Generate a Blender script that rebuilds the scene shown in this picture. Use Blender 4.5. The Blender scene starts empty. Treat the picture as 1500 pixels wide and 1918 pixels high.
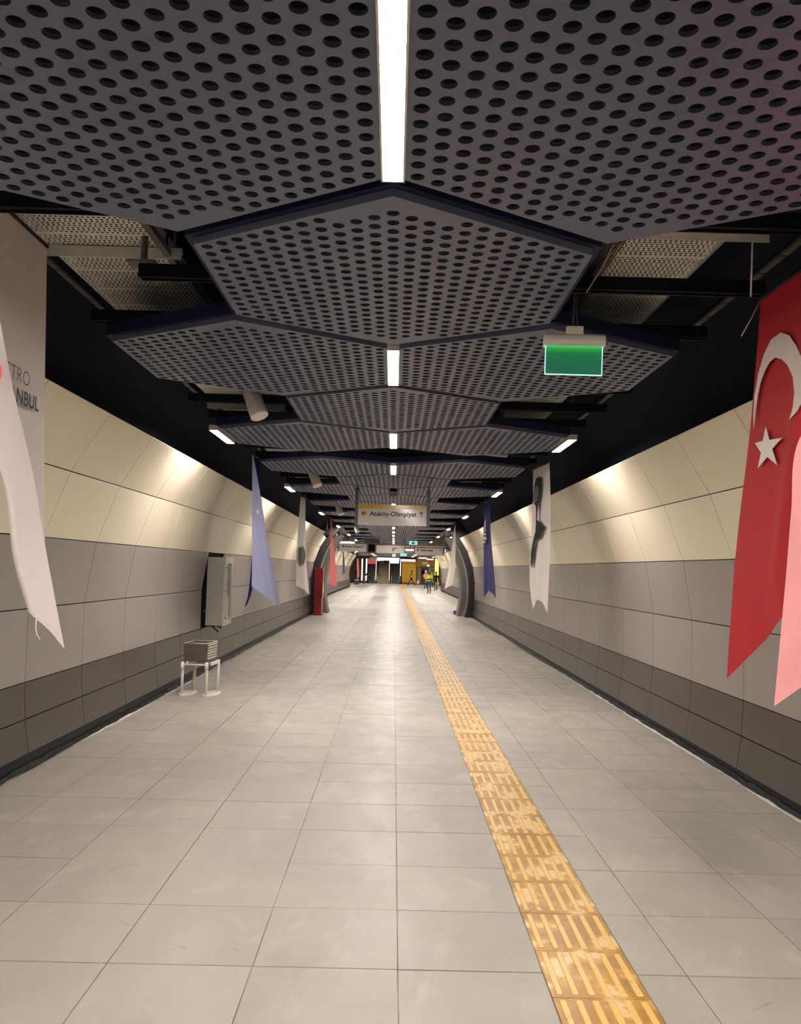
import bpy, bmesh, math, random
from mathutils import Vector, Matrix
random.seed(7)
sc = bpy.context.scene
C = sc.collection
# ------------------------------------------------------------------ camera
F = 1550.0                      # focal length in pixels of the 1500x1918 frame
CAMZ = 1.75
VPX, VPY, ROLL = 737.0, 1066.5, 0.026
_d = Vector(((VPX-750)/F, -(VPY-959)/F, -1)).normalized()        # world +Y in camera space
_u = Vector((ROLL, 1, 0)); _u = (_u - _u.dot(_d)*_d).normalized()  # world +Z
_x = _d.cross(_u)
RCW = Matrix((_x, _d, _u))      # camera -> world rotation
cam = bpy.data.objects.new('camera', bpy.data.cameras.new('camera'))
C.objects.link(cam)
cam.matrix_world = Matrix.Translation((0, 0, CAMZ)) @ RCW.to_4x4()
cam.data.sensor_fit = 'VERTICAL'; cam.data.sensor_height = 36
cam.data.lens = F/1918*36
cam.data.clip_start = .05; cam.data.clip_end = 400
sc.camera = cam
# ------------------------------------------------------------------ world, exposure
w = bpy.data.worlds.new('world'); sc.world = w; w.use_nodes = True
w.node_tree.nodes['Background'].inputs[0].default_value = (.8, .8, .85, 1)
w.node_tree.nodes['Background'].inputs[1].default_value = .25
sc.view_settings.view_transform = 'Standard'; sc.view_settings.look = 'None'
sc.view_settings.gamma = 1; sc.view_settings.use_curve_mapping = False
sc.view_settings.exposure = 1.0
L_CENTRE, L_SIDE = 125, 100       # luminance of the ceiling strips
LAMPCOL = (1.0, .93, .85)

def at(px, py, Y):
    v = RCW @ Vector(((px-750)/F, (959-py)/F, -1))
    v = v*(Y/v.y); return Vector((v.x, v.y, v.z+CAMZ))
def atx(px, py, X):
    v = RCW @ Vector(((px-750)/F, (959-py)/F, -1))
    v = v*(X/v.x); return Vector((v.x, v.y, v.z+CAMZ))
# ------------------------------------------------------------------ materials
def lin(c):
    return tuple(((x/255)/12.92 if x/255 <= .04045 else ((x/255+.055)/1.055)**2.4) for x in c)
MATS = {}
def mat(name, col, rough=.5, metal=0, var=.0, vscale=6, rvar=0, bump=0, bscale=200, emit=0, objvar=0, spec=.5, alpha=None, stretch=None, back=None):
    if name in MATS: return MATS[name]
    m = bpy.data.materials.new(name); m.use_nodes = True
    nt = m.node_tree; N = nt.nodes; Lk = nt.links; b = N['Principled BSDF']
    col = lin(col)
    b.inputs['Base Color'].default_value = (*col, 1)
    b.inputs['Roughness'].default_value = rough; b.inputs['Metallic'].default_value = metal
    b.inputs['Specular IOR Level'].default_value = spec
    if emit:
        b.inputs['Emission Color'].default_value = (*col, 1); b.inputs['Emission Strength'].default_value = emit
    if var or rvar or bump:
        g = N.new('ShaderNodeNewGeometry'); mp = N.new('ShaderNodeMapping')
        Lk.new(g.outputs['Position'], mp.inputs[0])
        if stretch: mp.inputs['Scale'].default_value = stretch
        n = N.new('ShaderNodeTexNoise'); n.inputs['Scale'].default_value = vscale; n.inputs['Detail'].default_value = 5
        Lk.new(mp.outputs[0], n.inputs['Vector'])
    src = None
    if var or objvar:
        hsv = N.new('ShaderNodeHueSaturation'); hsv.inputs['Color'].default_value = (*col, 1)
        if var:
            r = N.new('ShaderNodeMapRange'); r.inputs[1].default_value = .3; r.inputs[2].default_value = .7
            r.inputs[3].default_value = 1-var; r.inputs[4].default_value = 1+var
            Lk.new(n.outputs[0], r.inputs[0]); src = r.outputs[0]
        if objvar:
            oi = N.new('ShaderNodeObjectInfo'); r2 = N.new('ShaderNodeMapRange')
            r2.inputs[3].default_value = 1-objvar; r2.inputs[4].default_value = 1+objvar
            Lk.new(oi.outputs['Random'], r2.inputs[0])
            if src:
                mu = N.new('ShaderNodeMath'); mu.operation = 'MULTIPLY'
                Lk.new(src, mu.inputs[0]); Lk.new(r2.outputs[0], mu.inputs[1]); src = mu.outputs[0]
            else: src = r2.outputs[0]
        Lk.new(src, hsv.inputs['Value']); Lk.new(hsv.outputs[0], b.inputs['Base Color']); cs = hsv.outputs[0]
    else: cs = None
    if back:
        gg = N.new('ShaderNodeNewGeometry'); mx = N.new('ShaderNodeMix'); mx.data_type = 'RGBA'
        Lk.new(gg.outputs['Backfacing'], mx.inputs[0])
        if cs: Lk.new(cs, mx.inputs[6])
        else: mx.inputs[6].default_value = (*col, 1)
        mx.inputs[7].default_value = (*lin(back), 1)
        Lk.new(mx.outputs[2], b.inputs['Base Color'])
    if rvar:
        r3 = N.new('ShaderNodeMapRange'); r3.inputs[1].default_value = .3; r3.inputs[2].default_value = .7
        r3.inputs[3].default_value = max(.03, rough-rvar); r3.inputs[4].default_value = rough+rvar
        Lk.new(n.outputs[0], r3.inputs[0]); Lk.new(r3.outputs[0], b.inputs['Roughness'])
    if bump:
        nb = N.new('ShaderNodeTexNoise'); nb.inputs['Scale'].default_value = bscale
        Lk.new(mp.outputs[0], nb.inputs['Vector'])
        bp = N.new('ShaderNodeBump'); bp.inputs['Strength'].default_value = bump; bp.inputs['Distance'].default_value = .01
        Lk.new(nb.outputs[0], bp.inputs['Height']); Lk.new(bp.outputs[0], b.inputs['Normal'])
    MATS[name] = m; return m

def emis(name, col, strength):
    m = bpy.data.materials.new(name); m.use_nodes = True; nt = m.node_tree
    nt.nodes.clear(); e = nt.nodes.new('ShaderNodeEmission'); o = nt.nodes.new('ShaderNodeOutputMaterial')
    e.inputs[0].default_value = (*col, 1); e.inputs[1].default_value = strength
    nt.links.new(e.outputs[0], o.inputs[0]); MATS[name] = m; return m

def floor_mat():
    m = bpy.data.materials.new('floor_tile'); m.use_nodes = True
    nt = m.node_tree; N = nt.nodes; L = nt.links; b = N['Principled BSDF']
    g = N.new('ShaderNodeNewGeometry'); oi = N.new('ShaderNodeObjectInfo')
    n1 = N.new('ShaderNodeTexNoise'); n1.inputs['Scale'].default_value = 1.1; n1.inputs['Detail'].default_value = 8; n1.inputs['Roughness'].default_value = .62
    n2 = N.new('ShaderNodeTexNoise'); n2.inputs['Scale'].default_value = 5; n2.inputs['Detail'].default_value = 6
    n3 = N.new('ShaderNodeTexNoise'); n3.inputs['Scale'].default_value = 90
    mp = N.new('ShaderNodeMapping'); mp.inputs['Scale'].default_value = (1, .55, 1)
    L.new(g.outputs['Position'], mp.inputs[0])
    for n in (n1, n2, n3): L.new(mp.outputs[0], n.inputs['Vector'])
    r = N.new('ShaderNodeValToRGB'); e = r.color_ramp.elements
    e[0].position = .25; e[0].color = (*lin((143, 137, 129)), 1)
    e[1].position = .75; e[1].color = (*lin((165, 157, 147)), 1)
    L.new(n1.outputs[0], r.inputs[0])
    mr = N.new('ShaderNodeMapRange'); mr.inputs[3].default_value = .955; mr.inputs[4].default_value = 1.045
    L.new(oi.outputs['Random'], mr.inputs[0])
    mr2 = N.new('ShaderNodeMapRange'); mr2.inputs[1].default_value = .3; mr2.inputs[2].default_value = .7
    mr2.inputs[3].default_value = .96; mr2.inputs[4].default_value = 1.04; L.new(n2.outputs[0], mr2.inputs[0])
    mu = N.new('ShaderNodeMath'); mu.operation = 'MULTIPLY'; L.new(mr.outputs[0], mu.inputs[0]); L.new(mr2.outputs[0], mu.inputs[1])
    hs = N.new('ShaderNodeHueSaturation'); L.new(r.outputs[0], hs.inputs['Color']); L.new(mu.outputs[0], hs.inputs['Value'])
    # dried cleaning smears: pale, irregular, mostly to the right side
    n4 = N.new('ShaderNodeTexNoise'); n4.inputs['Scale'].default_value = 2.6; n4.inputs['Detail'].default_value = 9; n4.inputs['Distortion'].default_value = 1.6
    L.new(mp.outputs[0], n4.inputs['Vector'])
    r4 = N.new('ShaderNodeMapRange'); r4.inputs[1].default_value = .56; r4.inputs[2].default_value = .74; r4.inputs[4].default_value = .28
    L.new(n4.outputs[0], r4.inputs[0])
    mx = N.new('ShaderNodeMix'); mx.data_type = 'RGBA'; L.new(r4.outputs[0], mx.inputs[0]); L.new(hs.outputs[0], mx.inputs[6])
    mx.inputs[7].default_value = (*lin((190, 184, 176)), 1)
    # dark scuffs
    n5 = N.new('ShaderNodeTexNoise'); n5.inputs['Scale'].default_value = 3.3; n5.inputs['Detail'].default_value = 10; n5.inputs['Distortion'].default_value = 2.5
    L.new(g.outputs['Position'], n5.inputs['Vector'])
    r5 = N.new('ShaderNodeMapRange'); r5.inputs[1].default_value = .30; r5.inputs[2].default_value = .24; r5.inputs[4].default_value = .5
    L.new(n5.outputs[0], r5.inputs[0])
    mx2 = N.new('ShaderNodeMix'); mx2.data_type = 'RGBA'; L.new(r5.outputs[0], mx2.inputs[0]); L.new(mx.outputs[2], mx2.inputs[6])
    mx2.inputs[7].default_value = (*lin((110, 104, 98)), 1)
    L.new(mx2.outputs[2], b.inputs['Base Color'])
    rr = N.new('ShaderNodeMapRange'); rr.inputs[1].default_value = .3; rr.inputs[2].default_value = .7
    rr.inputs[3].default_value = .34; rr.inputs[4].default_value = .54; b.inputs['Specular IOR Level'].default_value = .4; L.new(n2.outputs[0], rr.inputs[0]); L.new(rr.outputs[0], b.inputs['Roughness'])
    bp = N.new('ShaderNodeBump'); bp.inputs['Strength'].default_value = .04; bp.inputs['Distance'].default_value = .004
    L.new(n3.outputs[0], bp.inputs['Height']); L.new(bp.outputs[0], b.inputs['Normal'])
    MATS['floor_tile'] = m; return m

def tactile_mat():
    m = bpy.data.materials.new('tactile'); m.use_nodes = True
    nt = m.node_tree; N = nt.nodes; L = nt.links; b = N['Principled BSDF']
    g = N.new('ShaderNodeNewGeometry'); sx = N.new('ShaderNodeSeparateXYZ'); L.new(g.outputs['Position'], sx.inputs[0])
    n = N.new('ShaderNodeTexNoise'); n.inputs['Scale'].default_value = 4.5; n.inputs['Detail'].default_value = 4
    L.new(g.outputs['Position'], n.inputs['Vector'])
    # grooves (low z) hold ochre residue, ribs (high z) are rubbed pale
    mz = N.new('ShaderNodeMapRange'); mz.inputs[1].default_value = .0005; mz.inputs[2].default_value = .0035
    L.new(sx.outputs[2], mz.inputs[0])
    r = N.new('ShaderNodeValToRGB'); e = r.color_ramp.elements
    e[0].position = .45; e[0].color = (*lin((146, 102, 14)), 1)
    e[1].position = .60; e[1].color = (*lin((208, 176, 124)), 1)
    el = e.new(.54); el.color = (*lin((172, 124, 28)), 1)
    L.new(n.outputs[0], r.inputs[0])
    mx = N.new('ShaderNodeMix'); mx.data_type = 'RGBA'; L.new(mz.outputs[0], mx.inputs[0]); L.new(r.outputs[0], mx.inputs[6])
    mx.inputs[7].default_value = (*lin((210, 170, 92)), 1)
    n2 = N.new('ShaderNodeTexNoise'); n2.inputs['Scale'].default_value = 14; n2.inputs['Detail'].default_value = 6
    L.new(g.outputs['Position'], n2.inputs['Vector'])
    r2 = N.new('ShaderNodeMapRange'); r2.inputs[1].default_value = .38; r2.inputs[2].default_value = .30; r2.inputs[4].default_value = .6
    L.new(n2.outputs[0], r2.inputs[0])
    mx2 = N.new('ShaderNodeMix'); mx2.data_type = 'RGBA'; L.new(r2.outputs[0], mx2.inputs[0]); L.new(mx.outputs[2], mx2.inputs[6])
    mx2.inputs[7].default_value = (*lin((120, 92, 48)), 1)
    L.new(mx2.outputs[2], b.inputs['Base Color']); b.inputs['Roughness'].default_value = .35
    MATS['tactile'] = m; return m
floor_mat(); tactile_mat()

M_cream = mat('cream_cladding', (224, 213, 190), .46, var=.02, vscale=2, objvar=.018)
M_grey = mat('grey_cladding', (143, 136, 131), .36, var=.03, vscale=2, objvar=.02)
M_dark = mat('dark_cladding', (68, 62, 58), .34, var=.05, vscale=2, objvar=.03)
M_void = mat('void_black', (10, 11, 18), .8, spec=.15)
M_vault = mat('vault_paint', (22, 24, 40), .8, spec=.12, var=.15, vscale=1.2)
M_hex = mat('ceiling_metal', (92, 96, 120), .42, metal=0, var=.02, vscale=3, objvar=.01)
M_hexframe = mat('ceiling_frame', (28, 32, 62), .6, spec=.2)
M_backing = mat('acoustic_backing', (36, 37, 48), .8, var=.15, vscale=20)
M_beam = mat('beam_paint', (8, 9, 18), .5, spec=.2)
M_galv = mat('galvanised', (222, 220, 212), .5, metal=.3, var=.12, vscale=9)
M_galvd = mat('galvanised_dull', (110, 108, 104), .5, metal=.3, var=.12, vscale=9)
M_white = mat('white_plastic', (228, 220, 212), .4)
M_offwhite = mat('offwhite_paint', (206, 201, 190), .4, var=.03)
M_steel = mat('steel', (120, 110, 100), .35, metal=.6, var=.1, vscale=20)
M_black = mat('black_paint', (7, 7, 9), .6, spec=.15)
M_rubber = mat('black_trim', (9, 9, 12), .5, spec=.25, var=.2, vscale=15)
M_mortar = mat('mortar', (188, 184, 180), .8, var=.2, vscale=18)
M_grout = mat('grout', (138, 129, 120), .8, var=.6, vscale=2.2)
M_lamp = emis('lamp_light', LAMPCOL, L_CENTRE)
M_lamps = emis('side_lamp_light', LAMPCOL, L_SIDE)
M_far = emis('far_light', (1, .93, .82), 1.6)
M_down2 = emis('hall_strip_glow', (1, .93, .84), 150)
M_down = emis('downlight_glow', (1, .93, .84), 220)

# ------------------------------------------------------------------ helpers
def link(name, bm, mats, parent=None, smooth=False, kind=None):
    me = bpy.data.meshes.new(name); bmesh.ops.recalc_face_normals(bm, faces=bm.faces)
    bm.to_mesh(me); bm.free()
    for m in (mats if isinstance(mats, (list, tuple)) else [mats]): me.materials.append(m)
    if smooth:
        for p in me.polygons: p.use_smooth = True
    return inst(name, me, parent, kind)
def inst(name, me, parent=None, kind=None, loc=None):
    o = bpy.data.objects.new(name, me); C.objects.link(o)
    if parent: o.parent = parent
    if kind: o['kind'] = kind
    if loc: o.location = loc
    return o
def tag(o, label, cat, group=None):
    o['label'] = label; o['category'] = cat
    if group: o['group'] = group
    return o
def thing(name, label, cat, loc=(0, 0, 0), rz=0, group=None):
    o = bpy.data.objects.new(name, None); C.objects.link(o); o.location = loc; o.rotation_euler = (0, 0, rz)
    return tag(o, label, cat, group)
def copy_tree(o, parent=None):
    c = o.copy(); C.objects.link(c)
    if parent: c.parent = parent
    for ch in [x for x in C.objects if x.parent == o]: copy_tree(ch, c)
    return c
def box(bm, x0, x1, y0, y1, z0, z1, bev=0, mi=0):
    vs = [bm.verts.new((x, y, z)) for x in (x0, x1) for y in (y0, y1) for z in (z0, z1)]
    idx = [(0, 1, 3, 2), (4, 6, 7, 5), (0, 4, 5, 1), (2, 3, 7, 6), (0, 2, 6, 4), (1, 5, 7, 3)]
    fs = [bm.faces.new([vs[i] for i in f]) for f in idx]
    for f in fs: f.material_index = mi
    if bev:
        es = list({e for f in fs for e in f.edges})
        bmesh.ops.bevel(bm, geom=es, offset=bev, segments=2, affect='EDGES', profile=.6)
    return vs
def boxes(*a, **k):
    bm = bmesh.new()
    for b in a: box(bm, *b, **k)
    return bm
def tube(bm, pts, r, n=10, caps=True, mi=0):
    pts = [Vector(p) for p in pts]; rings = []
    for i, p in enumerate(pts):
        t = (pts[min(i+1, len(pts)-1)] - pts[max(i-1, 0)]).normalized()
        a = t.orthogonal().normalized() if i == 0 else (rings[-1][1] - t*rings[-1][1].dot(t)).normalized()
        b = t.cross(a); rr = r[i] if isinstance(r, (list, tuple)) else r
        ring = [bm.verts.new(p + rr*(math.cos(2*math.pi*k/n)*a + math.sin(2*math.pi*k/n)*b)) for k in range(n)]
        rings.append((ring, a))
    for i in range(len(rings)-1):
        for k in range(n):
            f = bm.faces.new((rings[i][0][k], rings[i][0][(k+1) % n], rings[i+1][0][(k+1) % n], rings[i+1][0][k])); f.material_index = mi; f.smooth = True
    if caps:
        f = bm.faces.new(rings[0][0][::-1]); f.material_index = mi
        f = bm.faces.new(rings[-1][0]); f.material_index = mi
    return bm
def tubebm(*a, **k): return tube(bmesh.new(), *a, **k)
ORD = ['first','second','third','fourth','fifth','sixth','seventh','eighth','ninth','tenth','eleventh','twelfth','thirteenth','fourteenth','fifteenth','sixteenth','seventeenth','eighteenth','nineteenth','twentieth']
def ordi(i):
    if i < 20: return ORD[i]
    t = {2: 'twenty', 3: 'thirty', 4: 'forty', 5: 'fifty', 6: 'sixty'}[(i+1)//10]
    return t + ('-'+ORD[(i+1) % 10-1] if (i+1) % 10 else 'th').replace('yth', 'ieth')
def text_mesh(s, size=1.0, bold=0.0, align='LEFT'):
    cu = bpy.data.curves.new('t', 'FONT'); cu.body = s; cu.size = size; cu.offset = bold; cu.align_x = align
    cu.resolution_u = 3
    o = bpy.data.objects.new('t', cu); C.objects.link(o)
    dg = bpy.context.evaluated_depsgraph_get(); dg.update()
    me = bpy.data.meshes.new_from_object(o.evaluated_get(dg)); C.objects.unlink(o); bpy.data.objects.remove(o)
    return me
def text_obj(name, s, size, M, m, parent, bold=0, align='LEFT', sx=1):
    me = text_mesh(s, size, bold, align); me.transform(Matrix.Diagonal((sx, 1, 1, 1))); me.transform(M)
    me.materials.clear(); me.materials.append(m)
    return inst(name, me, parent)
def frame_mat(origin, xdir, ydir):
    x = Vector(xdir).normalized(); y = Vector(ydir).normalized(); z = x.cross(y)
    return Matrix(((x.x, y.x, z.x, origin[0]), (x.y, y.y, z.y, origin[1]), (x.z, y.z, z.z, origin[2]), (0, 0, 0, 1)))

K = 1.0606
T = .6364                                  # floor tile pitch
# ------------------------------------------------------------------ floor
XC = [-3.0, .064-4*T, .064-3*T, .064-2*T, .064-T, .064, .064+T]
COLS = [(XC[i], XC[i+1]) for i in range(6)] + [(1.114, .064+2*T), (.064+2*T, .064+3*T), (.064+3*T, .064+4*T), (.064+4*T, 3.0)]
Y0 = 3.124
bm = boxes((-3.2, 3.2, -6, 33, -.12, -.006), (-9, 9, 33, 112, -.12, -.006))
floor = link('floor', bm, M_grout, kind='structure')
g = .0025
tile_me = {}
for r in range(30):
    for ci, (a, b) in enumerate(COLS):
        wd = b-a
        if ci not in tile_me:
            bm = boxes((-wd/2+g, wd/2-g, -T/2+g, T/2-g, -.012, 0), bev=.0012)
            me = bpy.data.meshes.new('floor_tile'); bm.to_mesh(me); bm.free(); me.materials.append(MATS['floor_tile']); tile_me[ci] = me
        o = inst('floor_tile', tile_me[ci], floor, loc=((a+b)/2, Y0+(r+.5)*T, random.uniform(-.0008, .0008)))
        o.rotation_euler = (random.gauss(0, .0011), random.gauss(0, .0011), 0)
bm = bmesh.new()
rows = [i for i in range(-14, 0)] + list(range(30, 171))
for r in rows:
    y0, y1 = Y0+r*T+g, Y0+(r+1)*T-g
    if r < 48: cols = COLS
    else:
        cols = [(.064+k*T, .064+(k+1)*T) for k in range(-13, 1)] + [(1.114, .064+2*T)] + [(.064+k*T, .064+(k+1)*T) for k in range(2, 13)]
    for a, b in cols:
        dz = [random.uniform(-.0009, .0009) for _ in range(4)]
        vs = [bm.verts.new(p) for p in ((a+g, y0, dz[0]), (b-g, y0, dz[1]), (b-g, y1, dz[2]), (a+g, y1, dz[3]))]
        lo = [bm.verts.new((v.co.x, v.co.y, -.006)) for v in vs]
        bm.faces.new(vs)
        for k in range(4): bm.faces.new((vs[k], lo[k], lo[(k+1) % 4], vs[(k+1) % 4]))
link('floor_tiles', bm, MATS['floor_tile'], floor, kind='stuff')
# tactile strip
tp = thing('tactile_strip', 'ochre yellow ribbed tactile guide strip running down the grey tiled floor', 'guide strip', (0, 0, 0))
bm = bmesh.new(); TL = .4242; TX0, TX1 = .703, 1.112; wd = TX1-TX0
box(bm, -wd/2+.001, wd/2-.001, -TL/2+.0015, TL/2-.0015, -.010, .0005, bev=.001)
for k in range(6):
    cx = -wd/2 + .036 + k*(wd-.072)/5
    hw, tw = .0165, .0105; ya, yb = -TL/2+.022, TL/2-.022
    v = [bm.verts.new(p) for p in ((cx-hw, ya, .0004), (cx+hw, ya, .0004), (cx+hw, yb, .0004), (cx-hw, yb, .0004),
                                   (cx-tw, ya+.006, .0055), (cx+tw, ya+.006, .0055), (cx+tw, yb-.006, .0055), (cx-tw, yb-.006, .0055))]
    for f in ((0, 1, 5, 4), (1, 2, 6, 5), (2, 3, 7, 6), (3, 0, 4, 7), (4, 5, 6, 7)): bm.faces.new([v[i] for i in f])
me = bpy.data.meshes.new('tactile_tile'); bm.to_mesh(me); bm.free(); me.materials.append(MATS['tactile'])
for k in range(-2, 225):
    inst('tactile_tile', me, tp, loc=((TX0+TX1)/2, 3.548+(k+.5)*TL-TL, random.uniform(-.0003, .0006)))

# ------------------------------------------------------------------ cladding walls
PROF = [(2.34, 2.83), (2.636, 2.345), (2.83, 1.805), (2.916, 1.23), (2.91, .645), (2.893, .355), (2.85, .09)]
PROF = [(a*K, b*K) for a, b in PROF]
ZL = {-1: .033, 1: 0.0}              # the left cladding sits slightly higher
SEGM = [M_cream, M_cream, M_grey, M_grey, M_dark, M_dark]
PW = 2*T
def seg_mesh(i, side, L=PW, dx=0):
    (xa, za), (xb, zb) = PROF[i], PROF[i+1]
    a = Vector((xa, 0, za)); b = Vector((xb, 0, zb)); t = (b-a).normalized(); a = a+t*.0045; b = b-t*.0045
    n = Vector((t.z, 0, -t.x));  n = -n if n.x < 0 else n       # outward
    bm = bmesh.new(); q = []
    for y in (.0045, L-.0045):
        for p in (a, b, b+n*.025, a+n*.025): q.append(bm.verts.new(((p.x+dx)*side, y, p.z+ZL[side])))
    for f in ((0, 1, 2, 3), (7, 6, 5, 4), (0, 4, 5, 1), (1, 5, 6, 2), (2, 6, 7, 3), (3, 7, 4, 0)): bm.faces.new([q[k] for k in f])
    bmesh.ops.recalc_face_normals(bm, faces=bm.faces)
    es = [e for e in bm.edges]
    bmesh.ops.bevel(bm, geom=es, offset=.0015, segments=1, affect='EDGES')
    me = bpy.data.meshes.new('wall_panel'); bm.to_mesh(me); bm.free(); me.materials.append(SEGM[i]); return me
def back_wall(name, side, y0, y1, dx=0, off=.05, m=M_void):
    bm = bmesh.new(); pr = [(PROF[0][0]-.0, PROF[0][1]+.0)] + PROF[1:] + [(PROF[-1][0]-.01, -.05)]
    prev = None
    for y in (y0, y1):
        row = [bm.verts.new(((x+off+dx)*side, y, z+ZL[side]*(z > 0))) for x, z in pr] + [bm.verts.new(((x+off+.12+dx)*side, y, z+ZL[side]*(z > 0))) for x, z in reversed(pr)]
        if prev:
            for k in range(len(row)): bm.faces.new((prev[k], prev[(k+1) % len(row)], row[(k+1) % len(row)], row[k]))
            bm.faces.new(prev); bm.faces.new(row)
        prev = row
    return link(name, bm, m, kind='structure')
wl = back_wall('wall_left', -1, -6, 31.4); wr = back_wall('wall_right', 1, -6, 31.4)
for side, w_, ys in ((-1, wl, 7.1), (1, wr, 7.307)):
    for i in range(6):
        me = seg_mesh(i, side)
        for k in range(-10, 19):
            if side < 0 and k == 5 and i in (2, 3): continue     # panel missing behind the grey cabinet
            inst('wall_panel', me, w_, loc=(0, ys+k*PW, 0))
# base channel and mortar line
for side, nm in ((-1, 'baseboard_left'), (1, 'baseboard_right')):
    bm = bmesh.new(); N_ = 180
    box(bm, *sorted((side*3.03, side*3.07)), -6, 31.4, -.01, .13)
    link(nm, bm, M_rubber, kind='structure')
    bm = bmesh.new(); prev = None; random.seed(3+side)
    ww = .02
    for k in range(400):
        y = 2+k*.074; ww = min(.05, max(.004, ww+random.uniform(-.008, .008)))
        x1 = side*(3.028); x0 = side*(3.028-ww-.012*(random.random()))
        row = [bm.verts.new((x0, y, .0015)), bm.verts.new(((x0+x1)/2, y, .008+random.uniform(0, .008))), bm.verts.new((x1, y, .012))]
        if prev:
            for j in (0, 1):
                f = bm.faces.new((prev[j], prev[j+1], row[j+1], row[j])); f.smooth = True
        prev = row
    link('trim_1' if side < 0 else 'trim_2', bm, M_mortar, kind='structure')
    bm = bmesh.new(); prev = None
    for k in range(220):      # torn black membrane edge in the gap
        y = 2+k*.134
        x0 = side*(3.005-random.uniform(0, .02))
        row = [bm.verts.new((x0, y, .012)), bm.verts.new((side*3.02, y, .035+random.uniform(0, .03))), bm.verts.new((side*3.035, y, .03))]
        if prev:
            for j in (0, 1): bm.faces.new((prev[j], prev[j+1], row[j+1], row[j]))
        prev = row
    link('trim_3' if side < 0 else 'trim_4', bm, M_black, kind='structure')
# ------------------------------------------------------------------ vault
bm = bmesh.new(); prev = None
for y in (-6, 33.5):
    row = []
    for k in range(41):
        a = math.pi*k/40; row.append(bm.verts.new((3.55*math.cos(a), y, .9+3.75*math.sin(a))))
    for k in range(40, -1, -1):
        a = math.pi*k/40; row.append(bm.verts.new((3.75*math.cos(a), y, .9+3.95*math.sin(a))))
    if prev:
        for k in range(len(row)-1): bm.faces.new((prev[k], prev[k+1], row[k+1], row[k])).smooth = True
    prev = row
link('ceiling', bm, M_vault, kind='structure')
# joints of the vault lining: thin ribs
bm = boxes((-5.2, 5.2, 33.4, 54, 3.95, 4.1), (-9, 9, 54, 111, 3.32, 3.45), (-9, 9, 53.8, 54, 3.32, 4.1))
M_fc = mat('far_ceiling', (150, 147, 144), .5)
link('ceiling.001', bm, [M_fc], kind='structure')

# ------------------------------------------------------------------ portal arch at Y = 31.5
def circ(z):   # tunnel profile radius
    R = 3.34*K; cx = -.42*K; cz = .95*K
    return cx+math.sqrt(max(0, R*R-(z-cz)**2))
def arch_ring(bm, o0, o1, y0, y1, ztop, mi=0):
    for side in (-1, 1):
        prev = None
        for k in range(25):
            z = -.01+ztop*k/24; xa = circ(z)-o0; xb = circ(z)-o1
            row = [bm.verts.new((side*xa, y0, z)), bm.verts.new((side*xb, y0, z)), bm.verts.new((side*xb, y1, z)), bm.verts.new((side*xa, y1, z))]
            if prev:
                for j in range(4):
                    f = bm.faces.new((prev[j], prev[(j+1) % 4], row[(j+1) % 4], row[j])); f.material_index = mi
            else: bm.faces.new(row)
            prev = row
        bm.faces.new(prev)
bm = bmesh.new(); arch_ring(bm, -.45, .20, 31.5, 32.3, 3.75)
arch = link('portal_arch', bm, mat('portal_dark', (30, 29, 30), .5), kind='structure')
bm = bmesh.new(); arch_ring(bm, 0, .44, 32.3, 33.4, 3.05); link('portal_lining', bm, mat('portal_grey', (96, 90, 85), .4), arch)
bm = bmesh.new(); arch_ring(bm, .19, .215, 32.22, 32.32, 3.05); link('portal_edge_trim', bm, mat('portal_trim', (196, 190, 180), .35), arch)
bm = bmesh.new()
for s in (-1, 1): box(bm, *sorted((s*3.2, s*9)), 32.4, 33.4, -.01, 4.6)
link('wall_cross', bm, M_void, kind='structure')

# ------------------------------------------------------------------ far hall walls
def far_wall(name, side, y0, n, dx):
    w_ = back_wall(name, side, y0, y0+n*PW*2, dx)
    for i in range(6):
        me = seg_mesh(i, side, PW*2, dx)
        for k in range(n): inst('wall_panel', me, w_, loc=(0, y0+k*PW*2, 0))
    return w_
far_wall('wall_far_left', -1, 33.4, 18, 1.05)
far_wall('wall_far_right', 1, 33.4, 15, 1.05)
bm = boxes((-5.2, -3.5, 33.4, 80, 3.0, 4.0), (3.5, 5.2, 33.4, 72, 3.0, 4.0)); link('wall_upper', bm, M_void, kind='structure')

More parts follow.
